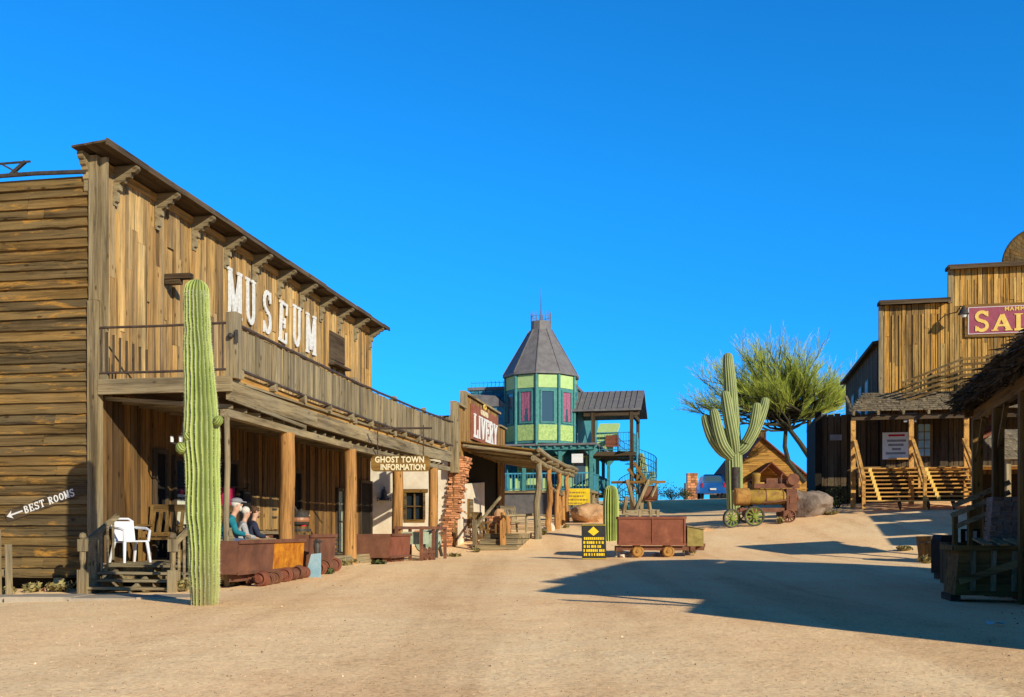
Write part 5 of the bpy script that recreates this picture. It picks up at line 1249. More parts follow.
def tub_car(label, t, s0, s1, ztop, zbot, mats, group=None, sk=.06, wheels=True):
    """hopper seen along the porch: long side faces the street"""
    c = W(t, (s0+s1)/2); g = gz(c[0], c[1]); th = thing('ore_tub', label, 'ore tub', (c[0], c[1], g), ROT, group)
    h = (s1-s0)/2; zb, zt = zbot-g, ztop-g; n = len(mats)
    ZOFF[th.name] = 0
    for i, m in enumerate(mats):
        a, b = -h+2*h*i/n, -h+2*h*(i+1)/n-.012
        mb = MB(); mb.hexa([(.38, a, zb), (.42, a, zb), (.42, b, zb), (.38, b, zb), (.42, a, zt), (.46, a, zt), (.46, b, zt), (.42, b, zt)])
        mb.build('side_plate', m, th)
    mb = MB(); mb.hexa([(-.42, -h, zb), (-.38, -h, zb), (-.38, h, zb), (-.42, h, zb), (-.46, -h, zt), (-.42, -h, zt), (-.42, h, zt), (-.46, h, zt)])
    for y_ in (-h, h-.03): mb.hexa([(-.38, y_, zb), (.38, y_, zb), (.38, y_+.03, zb), (-.38, y_+.03, zb), (-.42, y_, zt), (.42, y_, zt), (.42, y_+.03, zt), (-.42, y_+.03, zt)])
    mb.box(-.3, .3, -h+.03, h-.03, zb, zb+.03); mb.build('tub', 'rust', th)
    mb = MB(); mb.box(.455, .49, -h-.02, h+.02, zt-.05, zt+.015); mb.box(.425, .445, -h-.02, h+.02, zb-.01, zb+.04); mb.build('rim', 'rust', th)
    mb = MB(); mb.box(-.3, -.2, -h*.9, h*.9, zb-.13, zb-.004); mb.box(.2, .3, -h*.9, h*.9, zb-.13, zb-.004); mb.box(-.19, .19, -.08, .08, .0, zb-.13); mb.build('frame', 'rust', th)
    if wheels:
        for y_ in (-h*.45, h*.45):
            for x_ in (-.3, .3):
                mb = MB(); wheel(mb, (0, 0, 0), .16, .06, 0); o = mb.build('wheel', 'rust', th, smooth=True); o.location = (x_, y_, .165); o.rotation_euler = (0, 0, 0 if x_ < 0 else PI)
    return th
t1 = tub_car('long ore tub with a bright orange-rusted panel below the seated visitors', 2.5, -.42, 2.42, 1.42, .86, ('rust', 'rust_orange'), wheels=True)
t2 = tub_car('plain brown ore tub right behind the orange-rusted one', 2.5, 2.72, 4.15, 1.50, .78, ('rust', 'rust'))
t3 = tub_car('brown ore tub on wheels under the information sign', 2.7, 7.5, 9.2, 1.50, .92, ('rust_red',))
# rusty wheels in a row on the ground
def wheel_at(t, s, r, label, k, grp):
    c = Wg(t, s); mb = MB(); wheel(mb, (0, 0, 0), r, .10, 1); mb.lathe([(r*.5, -.09), (r*.5, -.03)], (0, 0, 0), 14, 1); o = mb.build('scrap_wheel', 'rust' if k % 3 else 'rust_red', smooth=True)
    o.location = (c[0], c[1], c[2]+r); o.rotation_euler = (U(-.1, .1), U(0, 3), ROT+U(-.3, .3)); tag(o, label, 'roller', grp)
random.seed(6)
for k in range(7): wheel_at(3.1, .1+k*.30+(.12 if k > 2 else 0), U(.10, .135), 'rusty cast wheel standing in the row under the orange-rusted tub', k, 'rusty wheels under the orange tub')
for k in range(4): wheel_at(3.1, 2.85+k*.27, U(.12, .15), 'rusty cast wheel standing in the row right of the pale blue plate', k, 'rusty wheels right of the blue plate')
c = Wg(3.2, 2.2); bp_ = thing('metal_plate', 'pale blue metal plate with a dark cap leaning beside the ore tubs', 'metal plate', c, R(-12))
mb = MB(); mb.hexa([(-.14, -.03, 0), (.16, -.03, 0), (.16, .03, 0), (-.14, .03, 0), (-.05, .06, .44), (.13, .06, .46), (.13, .12, .46), (-.05, .12, .44)]); mb.build('plate', 'blue_panel', bp_)
mb = MB(); mb.tube([(.06, .09, .46), (.05, .1, .6), (.07, .1, .72)], [.06, .07, .05], 10); mb.box(.0, .14, .04, .16, .66, .70); mb.build('cap', 'iron', bp_)
# iron machine beside the third tub
c = Wg(2.95, 11.0); mc = thing('mining_machine', 'rusty framed mining machine between two log porch posts', 'machine', c, ROT)
mb = MB(); 
for y_ in (-1.3, .0, 1.3): mb.box(.3, .38, y_, y_+.08, .0, .85); mb.box(-.38, -.3, y_, y_+.08, .0, .85)
mb.box(.29, .39, -1.3, 1.38, .85, .93); mb.box(-.39, -.29, -1.3, 1.38, .85, .93); mb.box(.29, .39, -1.22, -.01, .2, .28); mb.build('frame', 'rust', mc)
mb = MB(); mb.box(-.25, .25, -1.1, -.15, .45, .78); mb.lathe([(.3, -.3), (.34, -.26), (.34, .26), (.3, .3)], (0, .7, .5), 16, 1); mb.build('drum', 'green_curtain', mc)
for y_ in (-.9, -.3):
    mb = MB(); wheel(mb, (0, 0, 0), .18, .07, 0); o = mb.build('wheel', 'rust', mc, smooth=True); o.location = (.34, y_, .18); o.rotation_euler = (0, 0, PI)
mb = MB(); mb.tube([(.36, .3, .05), (.36, .3, .75), (.36, .5, .95), (.3, .9, .9)], .04, 8); mb.tube([(.3, 1.1, .1), (.3, .7, .5), (.3, .35, .3)], .05, 8); mb.build('pipe', 'iron', mc)
# ------------------------------------------------------------------ steam engine
YS = 37.6; eg = G(745, YS); zg_ = eg[2]
se = thing('steam_engine', 'old portable steam engine with yellow boiler and green spoked wheels', 'steam engine', eg, 0, zabs=True)
def ex(px): return X(px, YS)-eg[0]
def ez(py): return Z(py, YS)
zc = ez(497); 
mb = MB(); mb.lathe([(.27, ex(735)), (.33, ex(735)+.02), (.33, ex(748))], (0, -.1, zc), 24, 0); mb.lathe([(.34, ex(735)-.03), (.34, ex(735)-.001)], (0, -.1, zc), 24, 0); mb.build('smoke_box', 'wheel_rust', se, smooth=True)
mb = MB(); mb.lathe([(.28, ex(748)+.002), (.295, ex(752)), (.295, ex(783)), (.28, ex(783)+.03)], (0, -.1, zc), 24, 0); mb.build('boiler', 'yellow_rust', se, smooth=True)
MB().box(ex(783)+.032, ex(794), -.40, .25, ez(511), ez(489)).box(ex(784)+.1, ex(793), -.42, -.401, ez(504), ez(496)).build('fire_box', 'rust', se)
mb = MB()
for px in (764, 781): mb.lathe([(.297, -.02), (.307, -.02), (.307, .02), (.297, .02)], (ex(px), -.1, zc), 24, 0)
mb.build('boiler_band', 'rust', se)
mb = MB(); mb.lathe([(.15, ez(490)), (.15, ez(477)), (.17, ez(476)), (.17, ez(474)), (.1, ez(473))], (ex(755.5), -.1, 0), 16); mb.build('steam_dome', 'yellow_rust', se, smooth=True)
mb = MB(); mb.lathe([(.16, ez(490)), (.16, ez(468)), (.18, ez(467))], (ex(737), .25, 0), 16); mb.build('smoke_stack', 'iron', se, smooth=True)
mb = MB(); mb.box(ex(752), ex(797), -.35, -.25, ez(488.5), ez(484)); mb.box(ex(765), ex(792), .0, .1, ez(486), ez(480)); mb.box(ex(765), ex(785), -.22, -.1, ez(483.8), ez(478.5)); mb.tube([(ex(790), -.3, ez(484)), (ex(796), -.3, ez(500)), (ex(788), -.35, ez(505))], .05, 8); mb.tube([(ex(786), -.4, ez(500)), (ex(772), -.46, ez(502)), (ex(760), -.46, ez(503))], .035, 8); mb.lathe([(.05, -.05), (.22, -.05), (.22, .05), (.05, .05)], (ex(790), -.45, ez(480)), 18, 1); mb.tube([(ex(779), -.3, ez(490)), (ex(779), -.3, ez(476)), (ex(781), -.3, ez(474))], .03, 6); mb.build('engine_works', 'rust', se)
mb = MB(); mb.box(ex(738), ex(790), -.32, -.2, ez(512), ez(508)); mb.box(ex(738), ex(790), .1, .2, ez(512), ez(508)); mb.box(ex(745), ex(752), -.5, .5, ez(516), ez(512)); mb.box(ex(780), ex(786), -.5, .5, ez(516), ez(511)); mb.build('under_frame', 'rust', se)
def spoked(name, x, y, r, parent, nsp=10, rimmat='iron', spmat='green_paint', rz=0):
    zc_ = gz(eg[0]+x, eg[1]+y)+r
    mb = MB(); mb.lathe([(r*.86, -.06), (r, -.06), (r, .06), (r*.86, .06), (r*.86, -.06)], (0, 0, 0), 28, 1, cap=False); o = mb.build(name, rimmat, parent, smooth=True); o.location = (x, y, zc_); o.rotation_euler = (0, 0, rz)
    mb = MB()
    for k in range(nsp): a = 2*PI*k/nsp; mb.tube([(.08*math.cos(a), -.03, .08*math.sin(a)), (r*.87*math.cos(a+.1), 0, r*.87*math.sin(a+.1))], .03, 5)
    mb.lathe([(.03, -.11), (.085, -.10), (.09, .08), (.03, .09)], (0, 0, 0), 14, 1); mb.lathe([(r*.78, -.02), (r*.855, -.04), (r*.855, .04), (r*.78, .02), (r*.78, -.02)], (0, 0, 0), 28, 1, cap=False); h = mb.build('spokes', spmat, o)
spoked('wheel', ex(750.5), -.62, .37, se); spoked('wheel', ex(729), -.45, .35, se, rz=.35); spoked('wheel', ex(786), -.45, .24, se, rimmat='rust', spmat='rust'); spoked('wheel', ex(750.5), .55, .37, se); spoked('wheel', ex(786), .45, .24, se, rimmat='rust', spmat='rust')
# ------------------------------------------------------------------ blue truck and stone pillar
YV = 66; vg = G(713, YV); vc = thing('parked_car', 'blue passenger van parked on the crest, seen from behind', 'car', vg, R(-6))
mb = MB(); hw_ = .86
prof_ = [(-hw_, .42), (-hw_, .95), (-hw_+.10, 1.12), (-hw_+.22, 1.55), (-hw_+.34, 1.62), (hw_-.34, 1.62), (hw_-.22, 1.55), (hw_-.10, 1.12), (hw_, .95), (hw_, .42)]
st_ = [(0, .96), (.12, 1), (1.2, 1.0), (2.6, 1.0), (2.9, .97)]
vs = []
for y_, k in st_: vs += [(a*k, y_+(.25*(b-1)/.6 if (y_ == 0 and b > 1) else 0), b) for a, b in prof_]
n = len(prof_); fs = [(i*n+j, i*n+(j+1) % n, (i+1)*n+(j+1) % n, (i+1)*n+j) for i in range(len(st_)-1) for j in range(n)]+[tuple(range(n-1, -1, -1)), tuple((len(st_)-1)*n+j for j in range(n))]
mb.add(vs, fs); mb.box(-hw_+.05, hw_-.05, 2.9, 4.1, .42, .98); mb.build('body', 'car_blue', vc, smooth=True)
mb = MB(); mb.hexa([(-.58, .035, 1.08), (.58, .035, 1.08), (.58, .08, 1.08), (-.58, .08, 1.08), (-.5, .20, 1.5), (.5, .20, 1.5), (.5, .25, 1.5), (-.5, .25, 1.5)]); mb.build('rear_window', 'glass_blue', vc)
for x_ in (-.78, .66): MB().box(x_, x_+.12, -.02, .1, .75, 1.05).build('tail_light', 'red_light', vc)
MB().box(-hw_, hw_, -.08, .12, .36, .52).build('bumper', 'car_blue', vc); MB().box(-.2, .2, -.09, -.081, .58, .7).build('licence_plate', 'paper', vc)
for x_ in (-.75, .57):
    for y_ in (.6, 3.3): MB().lathe([(.12, 0), (.28, 0), (.31, .03), (.31, .16), (.28, .19), (.12, .19)], (x_, y_, .31), 18, 0).build('wheel', 'black', vc)
pg = G(692, 72); pl = thing('stone_pillar', 'ruined stone and brick pillar left of the blue van', 'pillar', pg, 0)
mb = MB(); random.seed(12); z = -.2
while z < 1.5:
    x = -.3
    while x < .3: w_ = U(.16, .28); mb.box(x*1.25, (min(x+w_, .32)-.012)*1.25, -.3+U(-.02, .02), .3, z*1.25, (z+.13)*1.25); x += w_
    z += .145
mb.build('brickwork', 'brick', pl); MB().box(-.52, -.325, -.3, .3, -.2, 1.2).build('dark_stones', 'rock_grey', pl)
# ------------------------------------------------------------------ timber hoist and rails
YH = 40; hg = G(640, YH); ho = thing('timber_hoist', 'weathered timber hoist on splayed legs behind the mine car', 'hoist', hg, 0, zabs=True)
def hp(px, py, dy=0): return (X(px, YH)-hg[0], dy, Z(py, YH))
for a, b, w_, nm in (((626, 480), (636, 512), .13, 'leg'), ((648, 480), (634, 512), .12, 'leg'), ((642, 478), (642, 514), .14, 'leg'), ((646, 484), (651, 514), .12, 'leg'), ((626, 497), (624, 514), .13, 'leg'), ((657, 483), (650, 497), .08, 'brace'), ((632, 483), (641, 496), .09, 'brace')):
    MB().bar(hp(*a, U(-.3, .3)), hp(*b, U(-.5, .2)), w_, w_).build(nm, 'grey_z', ho)
MB().bar(hp(611, 482.5, -.1), hp(665, 482, -.1), .13, .1).build('top_beam', 'brown_x', ho)
MB().bar(hp(634, 462, .1), hp(648, 484, .1), .11).bar(hp(641, 466, .15), hp(636, 484, .15), .1).bar(hp(629, 468, .3), hp(640, 481, .3), .14).build('upper_brace', 'brown_z', ho)
mb = MB(); mb.cyl((hp(650, 489)[0]-.25, .1, hp(650, 493)[2]), .3, .55, 14, 0); mb.box(hp(645, 500)[0], hp(655, 500)[0], 0, .5, hp(0, 501)[2], hp(0, 491)[2]); mb.build('bucket', 'rust', ho)
YR = 38; rg = G(642, YR); ra = thing('rail_fence', 'low grey plank rail behind the mine car', 'fence', rg, 0, zabs=True)
def rp(px, py, dy=0): return (X(px, YR)-rg[0], dy, Z(py, YR))
for a, b in (((624, 513.5), (662, 513)), ((626, 511), (660, 510.5))): MB().bar(rp(*a), rp(*b, .1), .05, .07).build('rail', 'grey_x', ra)
for px in (627, 640, 651, 658): MB().bar(rp(px, 522, .05), rp(px, 510.2, .05), .1).build('post', 'grey_z', ra)
yg = G(578, 44.8); ys = thing('yellow_sign', 'bright yellow board with dark lines below the green porch', 'sign', (yg[0], 46.0, 2.4), 0, zabs=True)
def yp(px, py): return (X(px, 46)-yg[0], Z(py, 46))
a, b = yp(565.5, 505), yp(590, 488.5); bd = MB().box(a[0], b[0], 0, .05, a[1], b[1]).build('board', 'yellow_paint', ys); MB().box(a[0]+.1, a[0]+.2, .06, .14, 1.6, b[1]-.02).box(b[0]-.2, b[0]-.1, .06, .14, 1.6, b[1]-.02).build('post', 'grey_z', ys)
for i, (p_, q_) in enumerate(((.1, .2), (.15, .3), (.05, .1), (.1, .35))):
    mb = MB(); x = a[0]+p_
    while x < b[0]-q_: w_ = U(.06, .16); mb.box(x, min(x+w_, b[0]-q_), -.008, -.001, b[1]-.22-.165*i, b[1]-.15-.165*i); x += w_+.03
    mb.build('text_line', 'yellow_rust', bd)
# ------------------------------------------------------------------ livery steps, rails, furniture on the left side
c = Wg(4.0, 17.3); ls = thing('plank_steps', 'weathered plank steps leading up to the adobe house door', 'steps', c, ROT)
for i in range(3): 
    MB().box(-.9+.12*i, .55-.0*i, .2*i+.02, 3.3, .02+.19*i, .19+.19*i).build('tread', 'grey_x', ls)
for x_, y_ in ((-1.0, .1), (-.95, 2.9)): MB().box(x_, x_+.12, y_, y_+.12, 0, 1.05).build('rail_post', 'grey_z', ls)
MB().bar((-.94, .16, .75), (-.5, 2.6, 1.9), .06, .09).build('rail', 'grey_y', ls)
def rail(name, label, pts, hs, mat='log', cat='fence'):
    g = (pts[0][0], pts[0][1], gz(*pts[0])); th = thing(name, label, cat, g, 0)
    Q = []
    for (x, y), h in zip(pts, hs):
        z = gz(x, y)-g[2]; Q.append(Vector((x-g[0], y-g[1], z+h)))
        MB().tube([(x-g[0], y-g[1], z-.1), (x-g[0]+U(-.03, .03), y-g[1], z+h*.5), (x-g[0], y-g[1], z+h)], [.11, .10, .09], 9).build('post', mat, th, smooth=True)
    for a, b in zip(Q[:-1], Q[1:]): MB().tube([a-Vector((0, 0, .12)), (a+b)/2-Vector((0, 0, .1+U(0, .04))), b-Vector((0, 0, .12))], .05, 7).build('rail', 'grey_x', th, smooth=True)
    return th
p_ = [W(4.15, 19.5)[:2], W(4.4, 20.6)[:2], W(5.0, 19.9)[:2]]
rail('hitching_rail', 'hitching rail of stout log posts beside the plank steps', [(X(507, 35), 35), (X(503, 36.5), 36.5), (X(537, 36.9), 36.9)], (1.05, 1.0, .95))
rail('hitching_rail', 'hitching rail between the canopy posts in front of the livery', [(X(549, 40), 40), (X(557, 40.5), 40.5), (X(563, 43), 43)], (1.9, 1.6, 1.4))
bk = thing('brick_plinth', 'low red brick plinth with a stone on it outside the livery', 'plinth', G(499, 37.2), ROT)
mb = MB(); random.seed(44)
for k in range(9):
    x = -.4+(.1 if k % 2 else 0)
    while x < .35: mb.box(x, min(x+.2, .4)-.01, -.4+U(-.015, .01), .4, .09*k, .09*k+.08); x += .21
mb.build('brickwork', 'brick', bk); MB().box(-.36, .36, -.37, .37, .0, .79).build('core', 'mortar', bk)
rock('cap_stone', 'rounded tan stone sitting on the brick plinth', (X(499, 37.2), 37.2, gz(X(499, 37.2), 37.2)+.78), (.2, .2, .2), 'rock_tan', 77, 'stone')
def bench(label, loc, rz, mat='grey', w=1.2):
    th = thing('wooden_bench', label, 'bench', loc, rz)
    MB().box(-w/2, w/2, -.22, .0, .40, .44).box(-w/2, w/2, .006, .22, .40, .44).build('seat', mat+'_x', th)
    mb = MB()
    for x in np.arange(-w/2+.08, w/2-.05, .14): mb.bar((x, .23, .5), (x, .36, .95), .07, .02)
    mb.build('back_slats', mat+'_z', th)
    MB().bar((-w/2, .37, 1.0), (w/2, .37, 1.0), .03, .14).bar((-w/2, .24, .5), (w/2, .24, .5), .03, .08).build('back_rail', mat+'_x', th)
    for x in (-w/2+.04, w/2-.04):
        for y in (-.19, .22): MB().bar((x, y, 0), (x, y+(.16 if y > 0 else 0), .66 if y < 0 else 1.05), .06, .06).build('leg', mat+'_z', th)
        MB().bar((x, -.26, .67), (x, .3, .67), .09, .035, ).build('armrest', mat+'_y', th)
    return th
bench('slatted grey bench outside the livery beside the brick plinth', G(514, 38.5), R(55))
bench('dark slatted bench on the shaded side of the livery opening', G(487, 36.2), R(75), 'brown', 1.1)
fl = MB().box(-.1, .1, -.1, .1, -.1, 1.0).build('log_stump', 'log'); 
fl2 = fl; fl.location = G(503, 34.0); tag(fl, 'square log stump post at the end of the plank steps', 'post')
# wood posts at the far left
lf_ = thing('picket_fence', 'grey picket posts at the left edge by the path', 'fence', (X(4, 16.3), 16.3, .55), 0)
for px, h_ in ((-1.5, 1.05), (9.5, .82)):
    x = X(px, 16.3)-X(4, 16.3); MB().bar((x, 0, -.15), (x-.02, 0, h_), .085, .07).build('post', 'grey_z', lf_)
MB().box(-.4, .1, .04, .07, .3, .4).build('rail', 'grey_x', lf_)
g_ = G(55, 17.7); cb = MB().prism([(-.25, 0), (.3, 0), (.2, .17), (-.2, .2)], 1, -.06, .06); o = cb.build('green_board', 'green_curtain'); o.location = g_; tag(o, 'greenish scrap board under the museum side wall', 'board')

# ------------------------------------------------------------------ porch furniture and visitors
FZ = 1.02
pc = thing('plastic_chair', 'white plastic garden chair at the top of the museum steps', 'chair', W(.46, .45, FZ), ROT+R(62)); pc.scale = (.9, .9, .92); 
mb = MB(); mb.hexa([(-.23, -.22, .40), (.23, -.22, .40), (.21, .2, .38), (-.21, .2, .38), (-.23, -.22, .43), (.23, -.22, .43), (.21, .2, .41), (-.21, .2, .41)]); mb.build('seat', 'plastic_white', pc)
mb = MB()
pts = [(-.24, .16, .42), (-.26, .26, .82), (.26, .26, .82), (.24, .16, .42)]
mb.hexa([(-.22, .18, .42), (.22, .18, .42), (.22, .21, .42), (-.22, .21, .42), (-.25, .30, .80), (.25, .30, .80), (.25, .33, .80), (-.25, .33, .80)]); mb.tube([(-.25, .315, .79), (-.15, .32, .85), (.15, .32, .85), (.25, .315, .79)], .022, 8); mb.build('backrest', 'plastic_white', pc)
for sx in (-1, 1):
    MB().tube([(sx*.24, -.2, .41), (sx*.28, -.26, 0)], [.035, .025], 8).build('leg', 'plastic_white', pc); MB().tube([(sx*.23, .18, .41), (sx*.27, .3, 0)], [.035, .025], 8).build('leg', 'plastic_white', pc)
    MB().tube([(sx*.26, -.22, .41), (sx*.28, -.24, .62), (sx*.29, -.1, .66), (sx*.27, .27, .68)], .028, 8).build('armrest', 'plastic_white', pc)
def porch_chair(label, loc, rz):
    th = bench(label, loc, rz, 'brown', .95); return th
porch_chair('broad brown wooden bench behind the white plastic chair', W(.62, 1.45, FZ), ROT+R(8))
b2 = bench('brown wooden bench with an orange top board behind the tall saguaro', W(1.12, 2.0, FZ), ROT+R(4), 'brown', .95)
gc = thing('wooden_bench', 'grey plank seat along the porch edge under the visitors', 'bench', W(2.0, 1.1, FZ), ROT)
MB().box(-.1, .38, -.75, 1.3, .36, .42).build('seat', 'grey_y', gc)
for y_ in (-.7, .2, 1.2): MB().box(-.05, .3, y_, y_+.06, 0, .355).build('leg', 'grey_z', gc)
MB().box(.32, .38, -.75, -.35, .422, .62).build('armrest', 'grey_y', gc)
ch_ = thing('candelabra', 'iron bracket holding three white candle lamps left of the tall saguaro', 'lamp', W(1.5, 1.0, 0), ROT)
cx0 = X(170, 17.9)-W(1.5, 1.0)[0]
MB().tube([(cx0-.12, 0, Z(437, 17.9)), (cx0-.10, 0, Z(441, 17.9)), (cx0+.02, 0, Z(443, 17.9)), (cx0+.4, 0, Z(440, 17.9))], .018, 6).tube([(cx0+.1, 0, Z(442, 17.9)), (cx0+.1, 0, 4.0)], .012, 6).build('bracket', 'iron', ch_)
for px in (163.5, 173, 176): x_ = X(px, 17.9)-W(1.5, 1.0)[0]; MB().cyl((x_, 0, Z(440, 17.9)), .03, .11, 10).build('candle', 'white_paint', ch_)
def barrel(label, loc, r, h, mat='brown_z', name='barrel', cat='barrel'):
    th = thing(name, label, cat, loc, 0); mb = MB(); n = 16
    for k in range(n):
        a0, a1 = 2*PI*k/n, 2*PI*(k+.96)/n; prev = None; P1 = []
        for i in range(6):
            z = h*i/5; rr_ = r*(.86+.14*math.sin(PI*i/5)); P1.append([(rr_*math.cos(a0), rr_*math.sin(a0), z), (rr_*math.cos(a1), rr_*math.sin(a1), z), (rr_*.9*math.cos(a1), rr_*.9*math.sin(a1), z), (rr_*.9*math.cos(a0), rr_*.9*math.sin(a0), z)])
        for i in range(5): mb.hexa(P1[i]+P1[i+1]) if i in (0, 4) else mb.add(P1[i]+P1[i+1], [(0, 1, 5, 4), (1, 2, 6, 5), (2, 3, 7, 6), (3, 0, 4, 7)])
    mb.build('staves', mat, th)
    for z in (.12, .36, .64, .88):
        rr_ = r*(.86+.14*math.sin(PI*z))+.006; MB().lathe([(rr_-.01, h*z-.025), (rr_+.006, h*z-.025), (rr_+.006, h*z+.025), (rr_-.01, h*z+.025)], (0, 0, 0), 20).build('hoop', 'iron', th)
    MB().lathe([(.001, h-.06), (r*.8, h-.06)], (0, 0, 0), 16).build('lid', mat, th)
    return th
bq = W(1.9, 4.75, FZ); barrel('taller porch barrel with an iron pot standing on it', bq, .27, .66)
barrel('low dark barrel at the foot of the log post on the porch', W(2.1, 6.0, FZ), .22, .40)
kp = thing('iron_pot', 'black cast iron pot with a copper band and long handle on a barrel', 'pot', (bq[0], bq[1], bq[2]+.66), 0)
MB().lathe([(.05, .02), (.17, .04), (.22, .14), (.20, .28), (.23, .33), (.16, .34)], (0, 0, 0), 20).build('pot_body', 'iron', kp, smooth=True); MB().lathe([(.215, .10), (.226, .14), (.216, .19)], (0, 0, 0), 20).build('band', 'copper', kp); MB().tube([(-.05, .1, .3), (-.2, .12, .55), (-.32, .15, .78)], .022, 6).build('handle', 'iron', kp)
cl = thing('hanging_cloth', 'crimson cloth hanging on the porch wall above the visitors', 'cloth', W(.3, 4.05, 0), ROT)
mb = MB(); x0_ = X(222, 21.2)-W(.3, 4.05)[0]
for i in range(10): xx = x0_-.12+.034*i; yy = .02*math.sin(i*1.7); mb.hexa([(xx, yy, Z(509, 21.2)), (xx+.033, yy+.01, Z(509, 21.2)), (xx+.033, yy+.02, Z(509, 21.2)), (xx, yy+.01, Z(509, 21.2)), (xx, yy, Z(487, 21.2)), (xx+.033, yy, Z(487, 21.2)), (xx+.033, yy+.01, Z(487, 21.2)), (xx, yy+.01, Z(487, 21.2))])
mb.build('cloth', 'pink_cloth', cl); MB().tube([(x0_-.2, 0, Z(486.5, 21.2)), (x0_+.3, 0, Z(486.5, 21.2))], .015, 6).build('rod', 'iron', cl)
def person(label, loc, rz, top, hair, cap=None, sc_=1.0, pants='denim', lean=0.0, seat=.40, beard=None):
    th = thing('person', label, 'person', loc, rz); th.scale = (sc_,)*3
    s = seat+.05
    nd = {'pel': ((0, 0, s+.04), (.15, .12)), 'sp': ((0, -.02+lean*.2, s+.24), (.145, .11)), 'ch': ((0, lean*.5, s+.44), (.165, .12)), 'nk': ((0, .02+lean*.7, s+.60), .058), 'nk2': ((0, .04+lean*.75, s+.67), .06),
          'hd1': ((0, .06+lean*.8, s+.73), (.078, .09)), 'hd2': ((0, .055+lean*.82, s+.83), (.082, .10)), 'hd3': ((0, .05+lean*.82, s+.90), (.055, .065))}
    ed = [('pel', 'sp'), ('sp', 'ch'), ('ch', 'nk'), ('nk', 'nk2'), ('nk2', 'hd1'), ('hd1', 'hd2'), ('hd2', 'hd3')]
    sleeves = {}; legs = {}
    for sg_, k in ((-1, 'l'), (1, 'r')):
        sh, el, wr = Vector((sg_*.185, lean*.5, s+.50)), Vector((sg_*.25, .06+lean*.5, s+.24)), Vector((sg_*.13, .30+lean*.4, s+.20))
        nd['sh'+k] = (sh, .058); nd['el'+k] = (el, .045); nd['wr'+k] = (wr, .03); ed += [('ch', 'sh'+k), ('sh'+k, 'el'+k), ('el'+k, 'wr'+k)]
        d = (wr-el).normalized(); side = Vector((-sg_, 0, 0)); pm = wr+d*.06; nd['pm'+k] = (pm, (.038, .02)); ed.append(('wr'+k, 'pm'+k))
        for f in range(4):
            q = pm+Vector((sg_*(.028-.019*f), .03, 0)); l_ = (.055, .07, .075, .06)[3-f]
            nd['f%d%s' % (f, k)] = (q, .0095); nd['g%d%s' % (f, k)] = (q+d*l_*.6+Vector((0, 0, -.015)), .0088); nd['h%d%s' % (f, k)] = (q+d*l_+Vector((0, 0, -.045)), .0075)
            ed += [('pm'+k, 'f%d%s' % (f, k)), ('f%d%s' % (f, k), 'g%d%s' % (f, k)), ('g%d%s' % (f, k), 'h%d%s' % (f, k))]
        nd['t1'+k] = (wr+d*.03+side*.035, .011); nd['t2'+k] = (wr+d*.075+side*.05+Vector((0, 0, -.015)), .009); ed += [('wr'+k, 't1'+k), ('t1'+k, 't2'+k)]
        hp_, kn, an, toe = Vector((sg_*.095, .04, s+.03)), Vector((sg_*.13, .44, s+.05)), Vector((sg_*.12, .42, .09)), Vector((sg_*.13, .60, .045))
        nd['hp'+k] = (hp_, .09); nd['kn'+k] = (kn, .062); nd['an'+k] = (an, .042); nd['to'+k] = (toe, .04)
        ed += [('pel', 'hp'+k), ('hp'+k, 'kn'+k), ('kn'+k, 'an'+k), ('an'+k, 'to'+k)]
    mesh_part('body', skin_mesh(nd, ed, 2), 'skin', th)
    def grow(keys, add): return {q: (nd[q][0], tuple(z+add for z in nd[q][1]) if isinstance(nd[q][1], tuple) else nd[q][1]+add) for q in keys}
    kt = ['pel', 'sp', 'ch', 'nk', 'shl', 'ell', 'wrl', 'shr', 'elr', 'wrr']; mesh_part('jacket', skin_mesh(grow(kt, .022), [e for e in ed if e[0] in kt and e[1] in kt], 2), top, th)
    kt = ['pel', 'hpl', 'knl', 'anl', 'hpr', 'knr', 'anr']; mesh_part('trousers', skin_mesh(grow(kt, .018), [e for e in ed if e[0] in kt and e[1] in kt], 2), pants, th)
    for sg_ in (-1, 1): MB().tube([(sg_*.12, .38, .05), (sg_*.125, .5, .055), (sg_*.13, .64, .045)], [.05, .055, .035], 10).build('shoe', 'brown_hair', th, smooth=True)
    hx, hy, hz = 0, .055+lean*.82, s+.815
    MB().sphere((hx, hy+.10, hz-.005), .022, 8, 6, (.8, 1, 1.2)).build('nose', 'skin', th, smooth=True)
    for sg_ in (-1, 1):
        MB().sphere((sg_*.033, hy+.088, hz+.018), .011, 8, 6).build('eye', 'black', th); MB().sphere((sg_*.085, hy-.005, hz), .028, 8, 6, (.4, .8, 1.2)).build('ear', 'skin', th, smooth=True)
    MB().sphere((0, hy+.09, hz-.055), .022, 8, 5, (1.3, .4, .35)).build('mouth', 'red_cloth', th)
    mb = MB(); mb.sphere((hx, hy-.022, hz+.035), .104, 16, 10, (.96, 1.0, .98)); mb.build('hair', hair, th, smooth=True)
    if beard: MB().sphere((0, hy+.065, hz-.075), .062, 12, 8, (1.05, .7, 1.1)).build('beard', beard, th, smooth=True)
    if cap:
        mb = MB(); mb.sphere((hx, hy-.005, hz+.075), .115, 16, 8, (1, 1.12, .62)); mb.hexa([(-.08, hy+.08, hz+.055), (.08, hy+.08, hz+.055), (.06, hy+.19, hz+.045), (-.06, hy+.19, hz+.045), (-.08, hy+.08, hz+.075), (.08, hy+.08, hz+.075), (.06, hy+.19, hz+.06), (-.06, hy+.19, hz+.06)]); mb.build('cap', cap, th, smooth=True)
    return th
def seat_at(px, Y_): return (X(px, Y_), Y_, FZ-.04)
